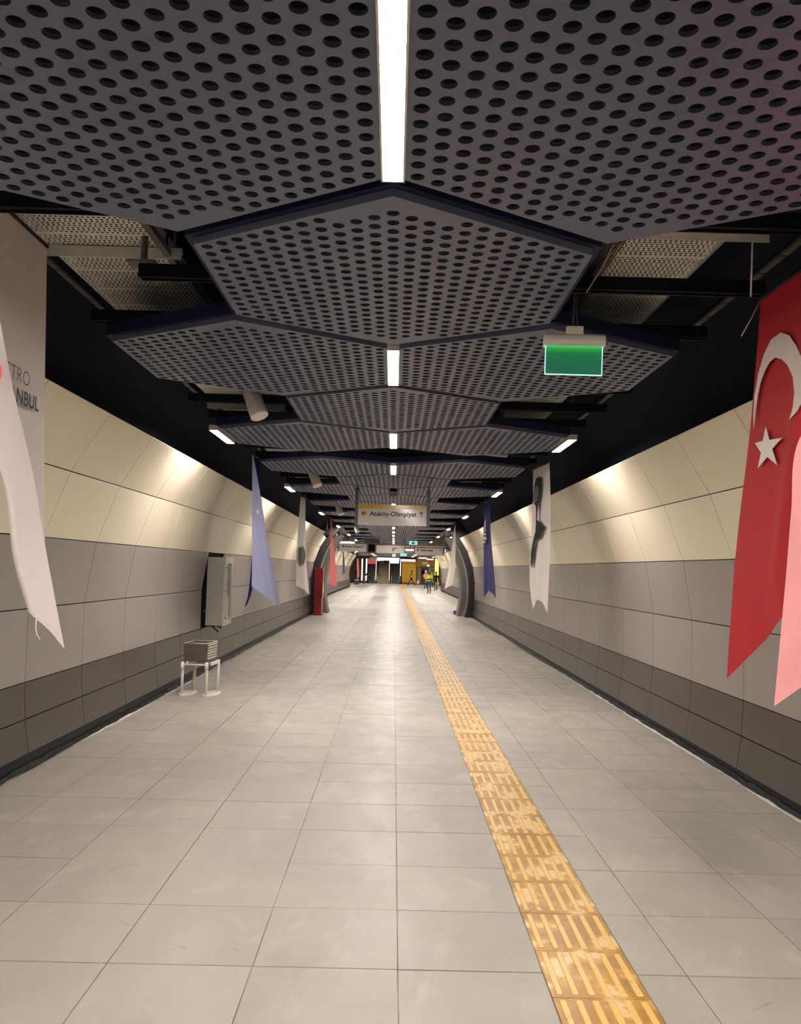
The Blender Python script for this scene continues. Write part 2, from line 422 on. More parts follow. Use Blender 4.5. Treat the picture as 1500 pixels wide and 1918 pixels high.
# ------------------------------------------------------------------ perforated hex panels
HZ = CAMZ+1.54; CX = -.042
A_, S1, TIP = .965, .555, 1.135      # half width, half side, tip distance
def inhex(x, y, a, s, t):
    return abs(x) <= a and abs(y) <= s+(t-s)*(1-abs(x)/a)
def perforated(x0, x1, y0, y1, px, py, r, n, inside, thick):
    pass
def hex_sheet():
    """Grid of staggered square-ish cells, each with a round hole; the outline is closed by a border polygon."""
    bm = bmesh.new()
    px, py, r, n = .0822, .0968, .0285, 12
    holes = []
    for i in range(-12, 13):
        for j in range(-13, 14):
            x = i*px; y = (j+(.5 if i % 2 else 0))*py
            if inhex(x, y, A_-.045, S1-.02, TIP-.075): holes.append((x, y))
    hexv = [(-A_, -S1), (0, -TIP), (A_, -S1), (A_, S1), (0, TIP), (-A_, S1)]
    # planar sheet: outline + holes, filled by triangle_fill
    es = []
    hv = [bm.verts.new((x, y, 0)) for x, y in hexv]
    for k in range(6): es.append(bm.edges.new((hv[k], hv[(k+1) % 6])))
    rings = []
    for x, y in holes:
        ring = [bm.verts.new((x+r*math.cos(2*math.pi*k/n+.26), y+r*math.sin(2*math.pi*k/n+.26), 0)) for k in range(n)]
        rings.append(ring)
        for k in range(n): es.append(bm.edges.new((ring[k], ring[(k+1) % n])))
    bmesh.ops.triangle_fill(bm, edges=es, use_beauty=True, use_dissolve=False, normal=(0, 0, -1))
    for f in bm.faces: f.normal_update()
    bad = [f for f in bm.faces if any((f.calc_center_median()-Vector((x, y, 0))).length < r*.8 for x, y in ())]
    # hole walls
    for ring in rings:
        up = [bm.verts.new((v.co.x, v.co.y, .016)) for v in ring]
        for k in range(n):
            f = bm.faces.new((ring[k], ring[(k+1) % n], up[(k+1) % n], up[k])); f.smooth = True
    # outer lip
    up = [bm.verts.new((v.co.x, v.co.y, .045)) for v in hv]
    for k in range(6): bm.faces.new((hv[k], hv[(k+1) % 6], up[(k+1) % 6], up[k]))
    me = bpy.data.meshes.new('perforated_sheet'); bm.to_mesh(me); nf = len(bm.faces); bm.free(); me.materials.append(M_hex); return me, len(holes), nf
sheet_me, nh, nf = hex_sheet(); print('holes', nh, 'faces', nf)
def hexpoly(bm, sc_, z0, z1, ring=None):
    pts = [(-A_, -S1), (0, -TIP), (A_, -S1), (A_, S1), (0, TIP), (-A_, S1)]
    lo = [bm.verts.new((x*sc_, y*sc_, z0)) for x, y in pts]; hi = [bm.verts.new((x*sc_, y*sc_, z1)) for x, y in pts]
    if ring is None:
        bm.faces.new(lo); bm.faces.new(hi)
        for k in range(6): bm.faces.new((lo[k], lo[(k+1) % 6], hi[(k+1) % 6], hi[k]))
    else:
        lo2 = [bm.verts.new((x*ring, y*ring, z0)) for x, y in pts]; hi2 = [bm.verts.new((x*ring, y*ring, z1)) for x, y in pts]
        for k in range(6):
            j = (k+1) % 6
            bm.faces.new((lo[k], lo[j], hi[j], hi[k])); bm.faces.new((lo2[k], lo2[j], hi2[j], hi2[k]))
            bm.faces.new((lo[k], lo[j], lo2[j], lo2[k])); bm.faces.new((hi[k], hi[j], hi2[j], hi2[k]))
def mk(name, bm, m):
    bmesh.ops.recalc_face_normals(bm, faces=bm.faces)
    me = bpy.data.meshes.new(name); bm.to_mesh(me); bm.free(); me.materials.append(m); return me
bm = bmesh.new(); hexpoly(bm, .985, .040, .046); back_me = mk('backing', bm, M_backing)
bm = bmesh.new(); hexpoly(bm, 1.04, .035, .12, ring=.93); frame_me = mk('frame', bm, M_hexframe)
def hexpanel(x, y, label):
    t = thing('ceiling_panel', label, 'ceiling panel', (x+CX, y, HZ), group='perforated hexagonal ceiling panels')
    inst('perforated_sheet', sheet_me, t); inst('acoustic_backing', back_me, t); inst('frame', frame_me, t)
lamp_len = 1.10
def lamp(x, y, label, m, wdt=.078, length=lamp_len, z=HZ):
    t = thing('strip_light', label, 'light', (x+CX, y, z), group='strip lights in the ceiling')
    bm = bmesh.new()
    for s in (-1, 1): box(bm, *sorted((s*wdt/2, s*(wdt/2+.008))), -length/2, length/2, -.012, .05)
    for s in (-1, 1): box(bm, -wdt/2-.008, wdt/2+.008, *sorted((s*length/2, s*(length/2+.01))), -.012, .05)
    box(bm, -wdt/2, wdt/2, -length/2, length/2, .04, .05)
    inst('housing', mk('housing', bm, M_offwhite), t)
    bm = boxes((-wdt/2+.001, wdt/2-.001, -length/2+.001, length/2-.001, -.009, .03)); inst('diffuser', mk('diffuser', bm, m), t)
pairs = [-4.58, -.98, 2.62, 6.26, 9.86, 12.75] + [16.35+3.6*k for k in range(10)]
singles = [-2.74, .86, 4.46, 8.06, 14.55] + [18.15+3.6*k for k in range(10)]
pairs = [y for y in pairs if y < 51]; singles = [y for y in singles if y < 50]
for i, y in enumerate(pairs):
    for s in (-1, 1):
        hexpanel(s*1.0, y, 'grey perforated hexagonal ceiling panel, %s side of the %s pair along the corridor' % ('left' if s < 0 else 'right', ordi(i-2) if i >= 2 else 'out of view near the camera, ' + ordi(i)))
for i, y in enumerate(singles):
    hexpanel(0, y, 'single grey perforated hexagonal ceiling panel on the centre line, %s from the camera' % (ordi(i-2) if i >= 2 else 'out of view near the camera, ' + ordi(i)))
n = 0
for i, y in enumerate(pairs):
    if abs(y-16.35) < .1: continue
    lamp(0, y, 'glowing white strip light on the ceiling centre line, %s along the corridor' % (ordi(n-2) if n >= 2 else 'out of view, ' + ordi(n)), M_lamp); n += 1
bm = boxes((-.07, .07, -.56, .56, -.05, .05)); o = link('empty_light_slot', bm, M_black); o.location = (CX, 16.35, HZ)
tag(o, 'black empty light slot on the ceiling centre line just before the yellow topped sign', 'slot')
n = 0
for y in (-4.54, 2.66, 9.86, 16.35, 23.55, 30.75, 37.95, 45.15):
    for s in (-1, 1):
        if y > 3: lab = 'short glowing wall-side strip light at the %s ceiling edge, %s along that side' % ('left' if s < 0 else 'right', ordi(n))
        else: lab = 'strip light at the %s ceiling edge %s the camera' % ('left' if s < 0 else 'right', 'above' if y > 0 else 'behind')
        lamp(s*2.05, y, lab, M_lamps, wdt=.09, length=.98, z=HZ)
    if y > 3: n += 1

# ------------------------------------------------------------------ ceiling steelwork
BZ = CAMZ+1.66
def cbeam(x0, x1, y, lab, z=BZ, h=.07):
    bm = boxes((x0, x1, y-.03, y+.03, z, z+h))
    box(bm, x0, x1, y-.036, y-.026, z-.012, z+.004); box(bm, x0, x1, y+.026, y+.036, z-.012, z+.004)
    o = link('ceiling_beam', bm, M_beam); tag(o, lab, 'beam', 'black cross beams above the ceiling panels')
k = 0; y = 3.82
while y < 48:
    big = (k % 2 == 1)
    cbeam(-(2.12 if k != 1 else 1.52), 2.12 if k % 4 != 3 else 1.95, y, 'black steel cross beam above the hexagonal panels, %s from the camera' % ordi(k))
    y += .9; k += 1
    if 10.5 < y < 11.3: y += .5
# longitudinal black rails
for s in (-1, 1):
    bm = boxes((s*1.08-.03, s*1.08+.03, 2.2, 46, HZ+.20, HZ+.28)); o = link('ceiling_rail', bm, M_beam)
    tag(o, 'long black steel rail running down the corridor above the panels, %s side' % ('left' if s < 0 else 'right'), 'rail', 'long rails above the panels')
    bm = bmesh.new(); x = s*2.32
    for q in range(60):
        ya = 3.4+q*.3
        box(bm, x-.022, x+.022, ya, ya+.28, HZ+.42, HZ+.44); 
    o = link('slotted_rail', bm, M_galvd); tag(o, 'slotted grey steel rail under the dark vault, %s side' % ('left' if s < 0 else 'right'), 'rail', 'slotted rails under the vault')
for i, y in enumerate((39, 48, 57, 66, 75)):
    for s_ in (-1, 1):
        zz = 3.7 if y < 54 else 3.26
        lamp(s_*3.35, y, 'small wall-side strip light in the hall beyond the portal, %s side, %s along' % ('left' if s_ < 0 else 'right', ordi(i)), M_down2, wdt=.1, length=1.0, z=zz)
# perforated cable trays
def tray_mesh(wd, L):
    bm = bmesh.new(); p = .030; nx = int(wd/p); ny = int(L/p); h = .0062
    ox = -nx*p/2; oy = -ny*p/2
    for i in range(nx):
        for j in range(ny):
            x0, y0 = ox+i*p, oy+j*p; sh = .0
            cx, cy = x0+p/2+(p*.0), y0+p/2
            if j % 12 == 0 or (i+j) % 1: 
                v = [bm.verts.new((x0+a*p, y0+b*p, 0)) for a, b in ((0, 0), (1, 0), (1, 1), (0, 1))]; bm.faces.new(v); continue
            o4 = [bm.verts.new((x0+a*p, y0+b*p, 0)) for a, b in ((0, 0), (1, 0), (1, 1), (0, 1))]
            dx = .004 if j % 2 else -.004
            i4 = [bm.verts.new((cx+dx+a*h, cy+b*h*1.35, 0)) for a, b in ((-1, -1), (1, -1), (1, 1), (-1, 1))]
            for q in range(4): bm.faces.new((o4[q], o4[(q+1) % 4], i4[(q+1) % 4], i4[q]))
    me = bpy.data.meshes.new('tray_bed'); bm.to_mesh(me); bm.free(); me.materials.append(M_galv)
    bm = boxes((-wd/2-.004, -wd/2, -L/2, L/2, -.002, .09), (wd/2, wd/2+.004, -L/2, L/2, -.002, .09))
    return me, mk('tray_side', bm, M_galv)
trayL = tray_mesh(.72, 2.34); trayR = tray_mesh(.56, 2.34)
TZ = CAMZ+1.92
for s, (b_, sd), x in ((-1, trayL, -1.80), (1, trayR, 1.56)):
    for k in range(8):
        t = thing('cable_tray', 'perforated galvanised cable tray above the %s side, %s length from the camera' % ('left' if s < 0 else 'right', ordi(k)), 'cable tray', (x, (3.75 if s < 0 else 3.25)+2.4*k, TZ), group='cable trays above the panels')
        inst('tray_bed', b_, t); inst('tray_side', sd, t)
        bm = boxes((-.46, .46, 1.17, 1.21, -.035, -.005), (-.46, .46, 1.17, 1.174, -.075, -.035)); inst('tray_bracket', mk('tray_bracket', bm, M_galv), t)
        bm = boxes((-.42, -.405, 1.18, 1.195, -.03, .75), (.405, .42, 1.18, 1.195, -.03, .75)); inst('hanger_rod', mk('hanger_rod', bm, M_galvd), t)
# steel posts and clamps beside the near left void
bm = bmesh.new()
tube(bm, [(-1.50, 4.72, BZ+.03), (-1.50, 4.72, TZ-.02)], .02, 8)
box(bm, -1.58, -1.42, 4.66, 4.78, BZ+.07, BZ+.085); box(bm, -1.44, -1.40, 3.6, 5.2, TZ-.06, TZ-.02)
o = link('beam_hanger', bm, M_galvd); tag(o, 'steel hanger bolted to the short black beam in the left opening near the camera', 'hanger')
bm = bmesh.new(); tube(bm, [at(1150, 455, 3.95), at(1128, 500, 4.2), at(1105, 535, 4.7)], .008, 6)
tube(bm, [at(1168, 450, 3.95), at(1140, 480, 4.2), at(1098, 548, 4.7)], .006, 6)
o = link('ceiling_cable', bm, mat('copper_cable', (120, 96, 84), .5)); tag(o, 'thin brown cables draped beside the near right edge of the second hexagonal panel', 'cable')

# ------------------------------------------------------------------ speakers
def speaker(px, py, Y, s, lab):
    p = at(px, py, Y)
    t = thing('speaker', lab, 'speaker', p, group='white cylindrical speakers')
    R = .085; ax = Vector((.38, -.25, -.9)).normalized()
    bm = bmesh.new(); tube(bm, [ -ax*.15, -ax*.14, ax*.12, ax*.135], [R*.82, R*.92, R, R], 24)
    link('body', bm, M_white, t)
    bm = bmesh.new(); tube(bm, [ax*.134, ax*.138], [R*.93, R*.93], 24); link('grille', bm, mat('speaker_grille', (232, 226, 218), .5), t)
    bm = bmesh.new(); c = ax.orthogonal().normalized(); c = Vector((0, -1, 0)); c = (c-ax*c.dot(ax)).normalized()
    tube(bm, [c*(R+.012), c*(R+.014)-ax*.10, c*(R*.6)-ax*.19+Vector((0, 0, .02)), Vector((0, 0, .24))], .011, 8)
    link('bracket', bm, M_white, t)
    bm = bmesh.new(); tube(bm, [c*(R-.002), c*(R+.024)], .016, 10); link('pivot_bolt', bm, M_galv, t)
speaker(478, 757, 7.7, 1, 'white cylindrical speaker tilted below the ceiling opening, nearest to the camera')
speaker(590, 897, 14.2, 1, 'white cylindrical speaker hanging at the left ceiling opening, second from the camera')
speaker(636, 955, 21.4, 1, 'white cylindrical speaker hanging at the left ceiling opening, third from the camera')
speaker(668, 991, 31.0, 1, 'white cylindrical speaker left of the centre lights near the far portal')

# ------------------------------------------------------------------ exit sign
Y = 4.85; c = at(1074, 675, Y)
ex = thing('exit_sign', 'edge-lit plain green exit sign in white housing hanging from cables at right', 'sign', c, math.radians(-2.2))
ex.rotation_euler = (0, math.radians(1.2), math.radians(-5))
def rr(bm, w, h, t, y0): box(bm, -w/2, w/2, y0, y0+t, -h/2, h/2)
hh = .178; ww = .338
gm = bpy.data.materials.new('exit_green'); gm.use_nodes = True
nt = gm.node_tree; b = nt.nodes['Principled BSDF']
tc = nt.nodes.new('ShaderNodeTexCoord'); sp = nt.nodes.new('ShaderNodeSeparateXYZ'); nt.links.new(tc.outputs['Generated'], sp.inputs[0])
rp = nt.nodes.new('ShaderNodeValToRGB'); e = rp.color_ramp.elements
e[0].position = 0; e[0].color = (*lin((26, 102, 72)), 1); e[1].position = 1; e[1].color = (*lin((76, 215, 88)), 1)
for p_, c_ in ((.35, (24, 104, 74)), (.72, (30, 118, 66)), (.86, (48, 160, 70))):
    q = e.new(p_); q.color = (*lin(c_), 1)
nt.links.new(sp.outputs[2], rp.inputs[0]); nt.links.new(rp.outputs[0], b.inputs['Emission Color']); b.inputs['Emission Strength'].default_value = .42
b.inputs['Base Color'].default_value = (0, .02, .01, 1); b.inputs['Roughness'].default_value = .3
bm = boxes((-ww/2+.004, ww/2-.004, -.004, .004, -hh/2+.004, hh/2)); o = link('green_panel', bm, gm, ex)
bm = bmesh.new()
for s in (-1, 1): box(bm, *sorted((s*(ww/2-.004), s*ww/2)), -.005, .005, -hh/2, hh/2)
box(bm, -ww/2, ww/2, -.005, .005, -hh/2, -hh/2+.004); box(bm, -ww/2+.01, ww/2-.01, -.005, .005, hh/2-.004, hh/2)
link('lit_edge', bm, emis('lit_edge', (.45, 1, .9), .9), ex)
bm = bmesh.new(); prof = [(-.045, 0), (-.045, .03), (-.036, .055), (-.015, .07), (.015, .07), (.036, .055), (.045, .03), (.045, 0)]
prev = None
for x in (-.18, .18):
    row = [bm.verts.new((x, a, hh/2-.004+z)) for a, z in prof]
    if prev:
        for k in range(8): bm.faces.new((prev[k], prev[(k+1) % 8], row[(k+1) % 8], row[k]))
        bm.faces.new(prev); 
    prev = row
bm.faces.new(prev)
link('housing', bm, M_white, ex)
bm = boxes((-.05, .05, -.03, .03, hh/2+.064, hh/2+.112), bev=.004); link('mounting_cap', bm, M_white, ex)
bm = bmesh.new(); tube(bm, [(-.01, 0, hh/2+.11), (-.006, 0, hh/2+.3), (.02, -.05, hh/2+.37)], .003, 6); tube(bm, [(.02, 0, hh/2+.11), (.003, 0, hh/2+.25), (.02, -.05, hh/2+.37)], .0025, 6)
link('cable', bm, M_galvd, ex)

# ------------------------------------------------------------------ direction signs
M_signw = mat('sign_face', (216, 210, 204), .12); M_yel = mat('sign_yellow', (216, 168, 44), .2); M_ink = mat('sign_ink', (26, 24, 40), .4)
M_redt = mat('sign_red', (170, 30, 30), .3); M_signg = mat('sign_face_glow', (190, 184, 176), .3, emit=.04)
def dir_sign(lab, c, w, h, topm, texts, rz=0, post_top=HZ+.1, facem=None, badge=None, arrow=None, posts=True, box_t=.08, band=.12):
    t = thing('direction_sign', lab, 'sign', c, rz)
    bm = boxes((-w/2, w/2, 0, box_t, -h/2, h/2), bev=.004); link('panel', bm, facem or M_signw, t)
    bm = boxes((-w/2+.002, w/2-.002, -.004, 0, h/2-h*band, h/2-.002)); link('colour_band', bm, topm, t)
    if posts:
        bm = bmesh.new()
        for s in (-1, 1):
            bmp = bmesh.new(); box(bmp, s*(w/2+.03)-.03, s*(w/2+.03)+.03, 0, .08, -h/2, post_top-c[2]); link('post', bmp, mat('post_grey', (92, 92, 94), .4), t)
        bm.free()
    for s_, x, z, size, mm, bold in texts:
        text_obj('lettering', s_, size, frame_mat((x, -.003, z), (1, 0, 0), (0, 0, 1)), mm, t, bold)
    if badge:
        bx, bz, br, col, txt = badge
        bm = bmesh.new(); bmesh.ops.create_circle(bm, cap_ends=True, radius=br, segments=24, matrix=Matrix.Translation((bx, -.003, bz)) @ Matrix.Rotation(math.pi/2, 4, 'X')); link('badge', bm, col, t)
        if txt: text_obj('lettering', txt, br*1.0, frame_mat((bx, -.006, bz-br*.35), (1, 0, 0), (0, 0, 1)), M_ink, t, .002, 'CENTER')
    if arrow:
        ax_, az, s_, ang, mm = arrow
        bm = bmesh.new()
        pl = [(-.07, -.5), (.07, -.5), (.07, .25), (.36, -.05), (.36, .16), (0, .5), (-.36, .16), (-.36, -.05), (-.07, .25)]
        R_ = Matrix.Rotation(ang, 2)
        vs = []
        for x, z in pl:
            q = R_ @ Vector((x, z)); vs.append(bm.verts.new((ax_+q.x*s_, -.003, az+q.y*s_)))
        bm.faces.new(vs); link('arrow', bm, mm, t)
    return t
Y = 15.75; c = at(734.5, 965, Y); w_, h_ = 129/1550*Y, 38.5/1550*Y
dir_sign('hanging white sign with yellow top band reading Ataköy-Olimpiyat and an up arrow', c, w_, h_, M_yel,
         [('Ataköy-Olimpiyat', -w_/2+.225, h_/2-.215, .124, M_ink, .0032)], rz=math.radians(-1.85),
         band=.2, badge=(-w_/2+.11, h_/2-.17, .056, M_yel, 'M9'), arrow=(w_/2-.10, h_/2-.165, .10, 0, M_ink))
def far_sign(lab, x0, x1, y0, y1, Y, topm, texts, **k):
    c = at((x0+x1)/2, (y0+y1)/2, Y); w = (x1-x0)/1550*Y; h = (y1-y0)/1550*Y
    tt = [(s_, -w/2+fx*w, h/2-fz*h, fs*h, mm, .006) for s_, fx, fz, fs, mm in texts]
    return dir_sign(lab, c, w, h, topm, tt, facem=M_signg, post_top=3.95, **k)
far_sign('far white sign with yellow top band at left beyond the portal, reading Ataköy-Olimpiyat', 635, 686, 1017.5, 1033, 43.4, M_yel, [('Ataköy-Olimpiyat', .2, .5, .30, mat('far_ink', (120, 84, 30), .5))], rz=0,
         badge=(-.5, .06, .05, M_ink, None), arrow=(.58, .06, .13, 0, M_ink))
far_sign('far white sign with red top band hanging in the middle beyond the portal', 705, 757, 1020, 1036, 43.4, M_redt, [('Çıkış 1', .56, .5, .26, M_ink), ('Exit', .56, .72, .2, M_ink)],
         arrow=(.60, .06, .13, 0, M_ink))
far_sign('far white sign with red top band at right, reading Kirazlı-Halkalı', 777, 829, 1025, 1040, 43.4, M_redt, [('Kirazlı-Halkalı', .2, .5, .28, M_ink)],
         badge=(-.58, .06, .06, M_redt, None), arrow=(.6, .06, .13, 0, M_ink))
# far teal exit sign
c = at(774, 1017, 40); t = thing('exit_sign', 'small pale teal lit exit sign hanging between the red topped signs', 'sign', c)
bm = boxes((-.2, .2, -.02, .02, -.09, .09)); link('lit_panel', bm, emis('teal_light', (.35, .85, .8), .5), t)
bm = boxes((-.2, .2, -.03, .03, .09, .13), (-.01, .01, -.01, .01, .13, .8)); link('housing', bm, M_galvd, t)
bm = bmesh.new(); box(bm, -.07, .03, -.024, -.021, -.06, .05); box(bm, .03, .12, -.024, -.021, -.02, .01); link('pictogram', bm, mat('pict', (40, 120, 110), .5), t)
c = at(755.5, 1039, 62); t = thing('exit_sign', 'second small teal lit exit sign far away beneath the low ceiling', 'sign', c)
bm = boxes((-.24, .24, -.02, .02, -.11, .11)); link('lit_panel', bm, MATS['teal_light'], t)
bm = boxes((-.25, .25, -.03, .03, .11, .16), (-.01, .01, -.01, .01, .16, 3.4-c.z)); link('housing', bm, M_galvd, t)
# ceiling monitor box between signs
c = at(696, 1024, 44); t = thing('display_box', 'grey box with black screen hanging between the far left and middle signs', 'display', c)
bm = boxes((-.42, .42, 0, .3, -.35, .45), bev=.01); link('casing', bm, M_galvd, t)
bm = boxes((-.18, .18, -.01, 0, -.28, .12)); link('screen', bm, M_black, t)
bm = boxes((-.03, .03, .1, .16, .45, 3.95-c.z)); link('hanger', bm, M_beam, t)
# cctv box hanging at left in front of the arch
c = at(612, 1001, 27.5); t = thing('security_camera', 'small grey camera box on a thin drop pole before the left side of the portal', 'camera', c)
bm = boxes((-.10, .10, -.12, .12, -.04, .06), bev=.01); link('body', bm, M_galvd, t)
bm = tubebm([(0, 0, -.04), (0, 0, -.07), (0, 0, -.10)], [.07, .065, .03], 12); link('dome', bm, M_black, t)
bm = tubebm([(0, 0, .06), (0, 0, .66)], .022, 8); link('drop_pole', bm, M_galv, t)

# ------------------------------------------------------------------ grey wall cabinet
cb = thing('wall_cabinet', 'tall pale grey metal cabinet with glazed door fixed to the left wall panels', 'cabinet', (-3.02, 13.62, .76))
X1 = .27; D = .63; H = 1.115
bm = boxes((-.03, X1-.03, 0, D, 0, H), bev=.006); link('body', bm, mat('cabinet_grey', (172, 170, 160), .4), cb)
bm = bmesh.new()
for bx in ((X1-.028, X1, 0, .17, 0, H), (X1-.028, X1, D-.10, D, 0, H), (X1-.028, X1, .17, D-.10, H-.10, H), (X1-.028, X1, .17, D-.10, 0, .12)): box(bm, *bx)
dr = link('door', bm, mat('cabinet_door', (206, 203, 194), .35), cb)
bm = boxes((X1-.026, X1-.018, .165, D-.095, .115, H-.095)); link('glass_pane', bm, mat('cabinet_glass', (120, 124, 122), .08, spec=.8), dr)
bm = bmesh.new()
for z in (.12, H*.5, H*.85): box(bm, X1, X1+.012, .08, .10, z-.02, z+.02)
link('latch', bm, M_galvd, dr)
bm = boxes((-.13, -.03, .2, .24, .2, .24), (-.13, -.03, .4, .44, .2, .24), (-.13, -.03, .2, .24, .85, .89), (-.13, -.03, .4, .44, .85, .89)); link('wall_bracket', bm, M_galvd, cb)
bm = boxes((X1-.017, X1-.010, .24, .26, .3, .62)); link('hose_reel', bm, mat('pale', (190, 188, 180), .5), dr)
bm = bmesh.new(); tube(bm, [(.02, .35, .0), (.03, .36, -.05), (.07, .40, -.10), (.10, .42, -.13)], .012, 6); tube(bm, [(.04, .42, .0), (.09, .46, -.05), (.13, .47, -.08), (.12, .5, -.03)], .010, 6)
tube(bm, [(-.02, .2, .0), (.02, .26, -.03), (.06, .33, -.03)], .016, 6)
link('loose_cable', bm, M_black, cb)

# ------------------------------------------------------------------ barrier stand with metal bin
p = at(364, 1296, 11.25); p.z = 0
st = thing('pipe_stand', 'white tubular metal stand on two floor plates beside the left wall', 'stand', p, math.radians(-4))
M_stand = mat('stand_white', (216, 210, 198), .35)
for s in (-1, 1):
    x = s*.165
    bm = bmesh.new(); rings = []
    for z in (0, .014, .018):
        rr_ = 1 if z < .016 else .85
        rings.append([bm.verts.new((x+.02+.105*rr_*math.cos(a*math.pi/12), .17+.25*rr_*math.sin(a*math.pi/12), z)) for a in range(24)])
    for i in range(2):
        for k in range(24): bm.faces.new((rings[i][k], rings[i][(k+1) % 24], rings[i+1][(k+1) % 24], rings[i+1][k]))
    bm.faces.new(rings[0]); bm.faces.new(rings[2]); link('foot_plate', bm, M_stand, st)
    bm = tubebm([(x-.01, 0, .015), (x-.01, 0, .42)], .021, 12); link('leg', bm, M_stand, st)
    bm = tubebm([(x+.05, .34, .015), (x+.05, .34, .447)], .021, 12); link('leg', bm, M_stand, st)
    bm = tubebm([(x-.025, -.015, .388), (x+.01, -.01, .388)], .055, 16); link('end_disc', bm, M_stand, st)
    bm = boxes((x+.035, x+.065, -.01, .36, .40, .445), bev=.004); link('side_bar', bm, M_stand, st)
bm = tubebm([(-.17, -.01, .405), (.17, -.01, .405)], .011, 10); link('cross_rail', bm, M_stand, st)
bm = tubebm([(-.14, .34, .40), (.22, .34, .40)], .011, 10); link('cross_rail', bm, M_stand, st)
bn = thing('metal_bin', 'open brushed steel box with slatted side resting on the white pipe stand', 'bin', (p.x+.0, p.y+.0, .452), math.radians(-4))
bm = bmesh.new(); w2 = .185
def wallq(bm, pts):
    vs = [bm.verts.new(q) for q in pts]; bm.faces.new(vs)
tz = .235
def panel4(bm, a, b_, c_, d_, th=.006):
    n_ = (Vector(b_)-Vector(a)).cross(Vector(c_)-Vector(b_)).normalized()*th
    lo = [bm.verts.new(q) for q in (a, b_, c_, d_)]; hi = [bm.verts.new(Vector(q)+n_) for q in (a, b_, c_, d_)]
    bm.faces.new(lo); bm.faces.new(hi)
    for k in range(4): bm.faces.new((lo[k], lo[(k+1) % 4], hi[(k+1) % 4], hi[k]))
B0, B1 = (-.155, .155), (-.17, .17)
panel4(bm, (-.16, 0, 0), (.145, 0, 0), (.155, -.0, tz), (-.165, -.0, tz))
panel4(bm, (-.16, .42, 0), (.145, .42, 0), (.155, .46, tz), (-.165, .46, tz))
panel4(bm, (-.16, 0, 0), (-.16, .42, 0), (-.165, .46, tz), (-.165, 0, tz))
panel4(bm, (.145, 0, 0), (.145, .42, 0), (.155, .46, tz), (.155, 0, tz))
panel4(bm, (-.16, 0, .0), (.145, 0, .0), (.145, .42, .0), (-.16, .42, .0))
link('bin_body', bm, M_steel, bn)
for k in range(6):
    z = .03+k*.035; bm = bmesh.new(); box(bm, .150+k*.001, .165+k*.001, .01, .43, z, z+.012); link('slat', bm, M_galv, bn)
bm = bmesh.new()
for q in (((-.165, 0, tz), (.157, 0, tz)), ((.157, 0, tz), (.157, .46, tz)), ((.157, .46, tz), (-.165, .46, tz)), ((-.165, .46, tz), (-.165, 0, tz))): tube(bm, q, .005, 6)
link('rim', bm, M_galv, bn)
# ------------------------------------------------------------------ red hose cabinet
p = at(596, 1149, 30.6); p.z = 0
M_red = mat('red_paint', (138, 8, 10), .35)
rc = thing('hose_cabinet', 'tall red floor-standing cabinet at the left foot of the portal arch', 'cabinet', p)
bm = boxes((-.18, .10, 0, .62, .02, 1.74), bev=.01); link('body', bm, M_red, rc)
bm = boxes((.10, .125, .0, .62, .62, 1.74), bev=.004); d_ = link('door', bm, mat('red_door', (150, 18, 18), .3), rc)
bm = boxes((.125, .13, .08, .54, .78, 1.6)); link('glass_pane', bm, mat('cab_glass', (190, 150, 146), .08, spec=.9), d_)
bm = boxes((.13, .145, .06, .08, 1.2, 1.3)); link('handle', bm, M_white, d_)
bm = boxes((-.17, .12, .01, .61, 0, .02)); link('plinth', bm, M_black, rc)
# small blue box at the right portal foot
p = at(858, 1150, 33.5); p.z = 0
t = thing('blue_box', 'small blue box on the floor at the foot of the right portal arch', 'box', p)
bm = boxes((-.17, .13, 0, .3, 0, .13), bev=.01); link('body', bm, mat('blue_box', (38, 52, 120), .5), t)
bm = boxes((-.18, .14, -.01, .31, .13, .15), bev=.003); link('lid', bm, mat('blue_lid', (48, 66, 140), .5), t)
bm = bmesh.new(); tube(bm, [(.13, .05, .02), (.3, -.05, .012), (.42, .0, .012)], .02, 8); link('white_strip', bm, M_white, t)

# ------------------------------------------------------------------ banners
def cr(p0, p1, p2, p3, t):
    return .5*((2*p1)+(p2-p0)*t+(2*p0-5*p1+4*p2-p3)*t*t+(3*p1-p0-3*p2+p3)*t**3)
def interp(lst, t, smooth=True):
    n = len(lst)-1; x = min(max(t, 0), 1)*n; i = min(int(x), n-1); f = x-i
    if not smooth or n < 2: return lst[i]*(1-f)+lst[i+1]*f
    return cr(lst[max(i-1, 0)], lst[i], lst[i+1], lst[min(i+2, n)], f)
def cloth(name, rows, m, parent=None, nu=24, nv=60, ripple=.003, seed=0, thick=0, usmooth=True):
    rnd = random.Random(seed); ph = [rnd.uniform(0, 6) for _ in range(6)]
    bm = bmesh.new(); grid = []
    for j in range(nv+1):
        v = j/nv; row = [interp([r[c] for r in rows], v) for c in range(len(rows[0]))]
        gr = []
        for i in range(nu+1):
            u = i/nu; p = interp(row, u, usmooth)
            d = ripple*v*(math.sin(9*u+ph[0]+2*v)+.6*math.sin(17*u+ph[1]-3*v)+.5*math.sin(7*v+ph[2]+4*u))
            gr.append(bm.verts.new((p.x+d, p.y, p.z)))
        grid.append(gr)
    for j in range(nv):
        for i in range(nu): bm.faces.new((grid[j][i], grid[j][i+1], grid[j+1][i+1], grid[j+1][i])).smooth = True
    me = bpy.data.meshes.new(name); bm.to_mesh(me); bm.free()
    me.materials.append(m); return inst(name, me, parent)
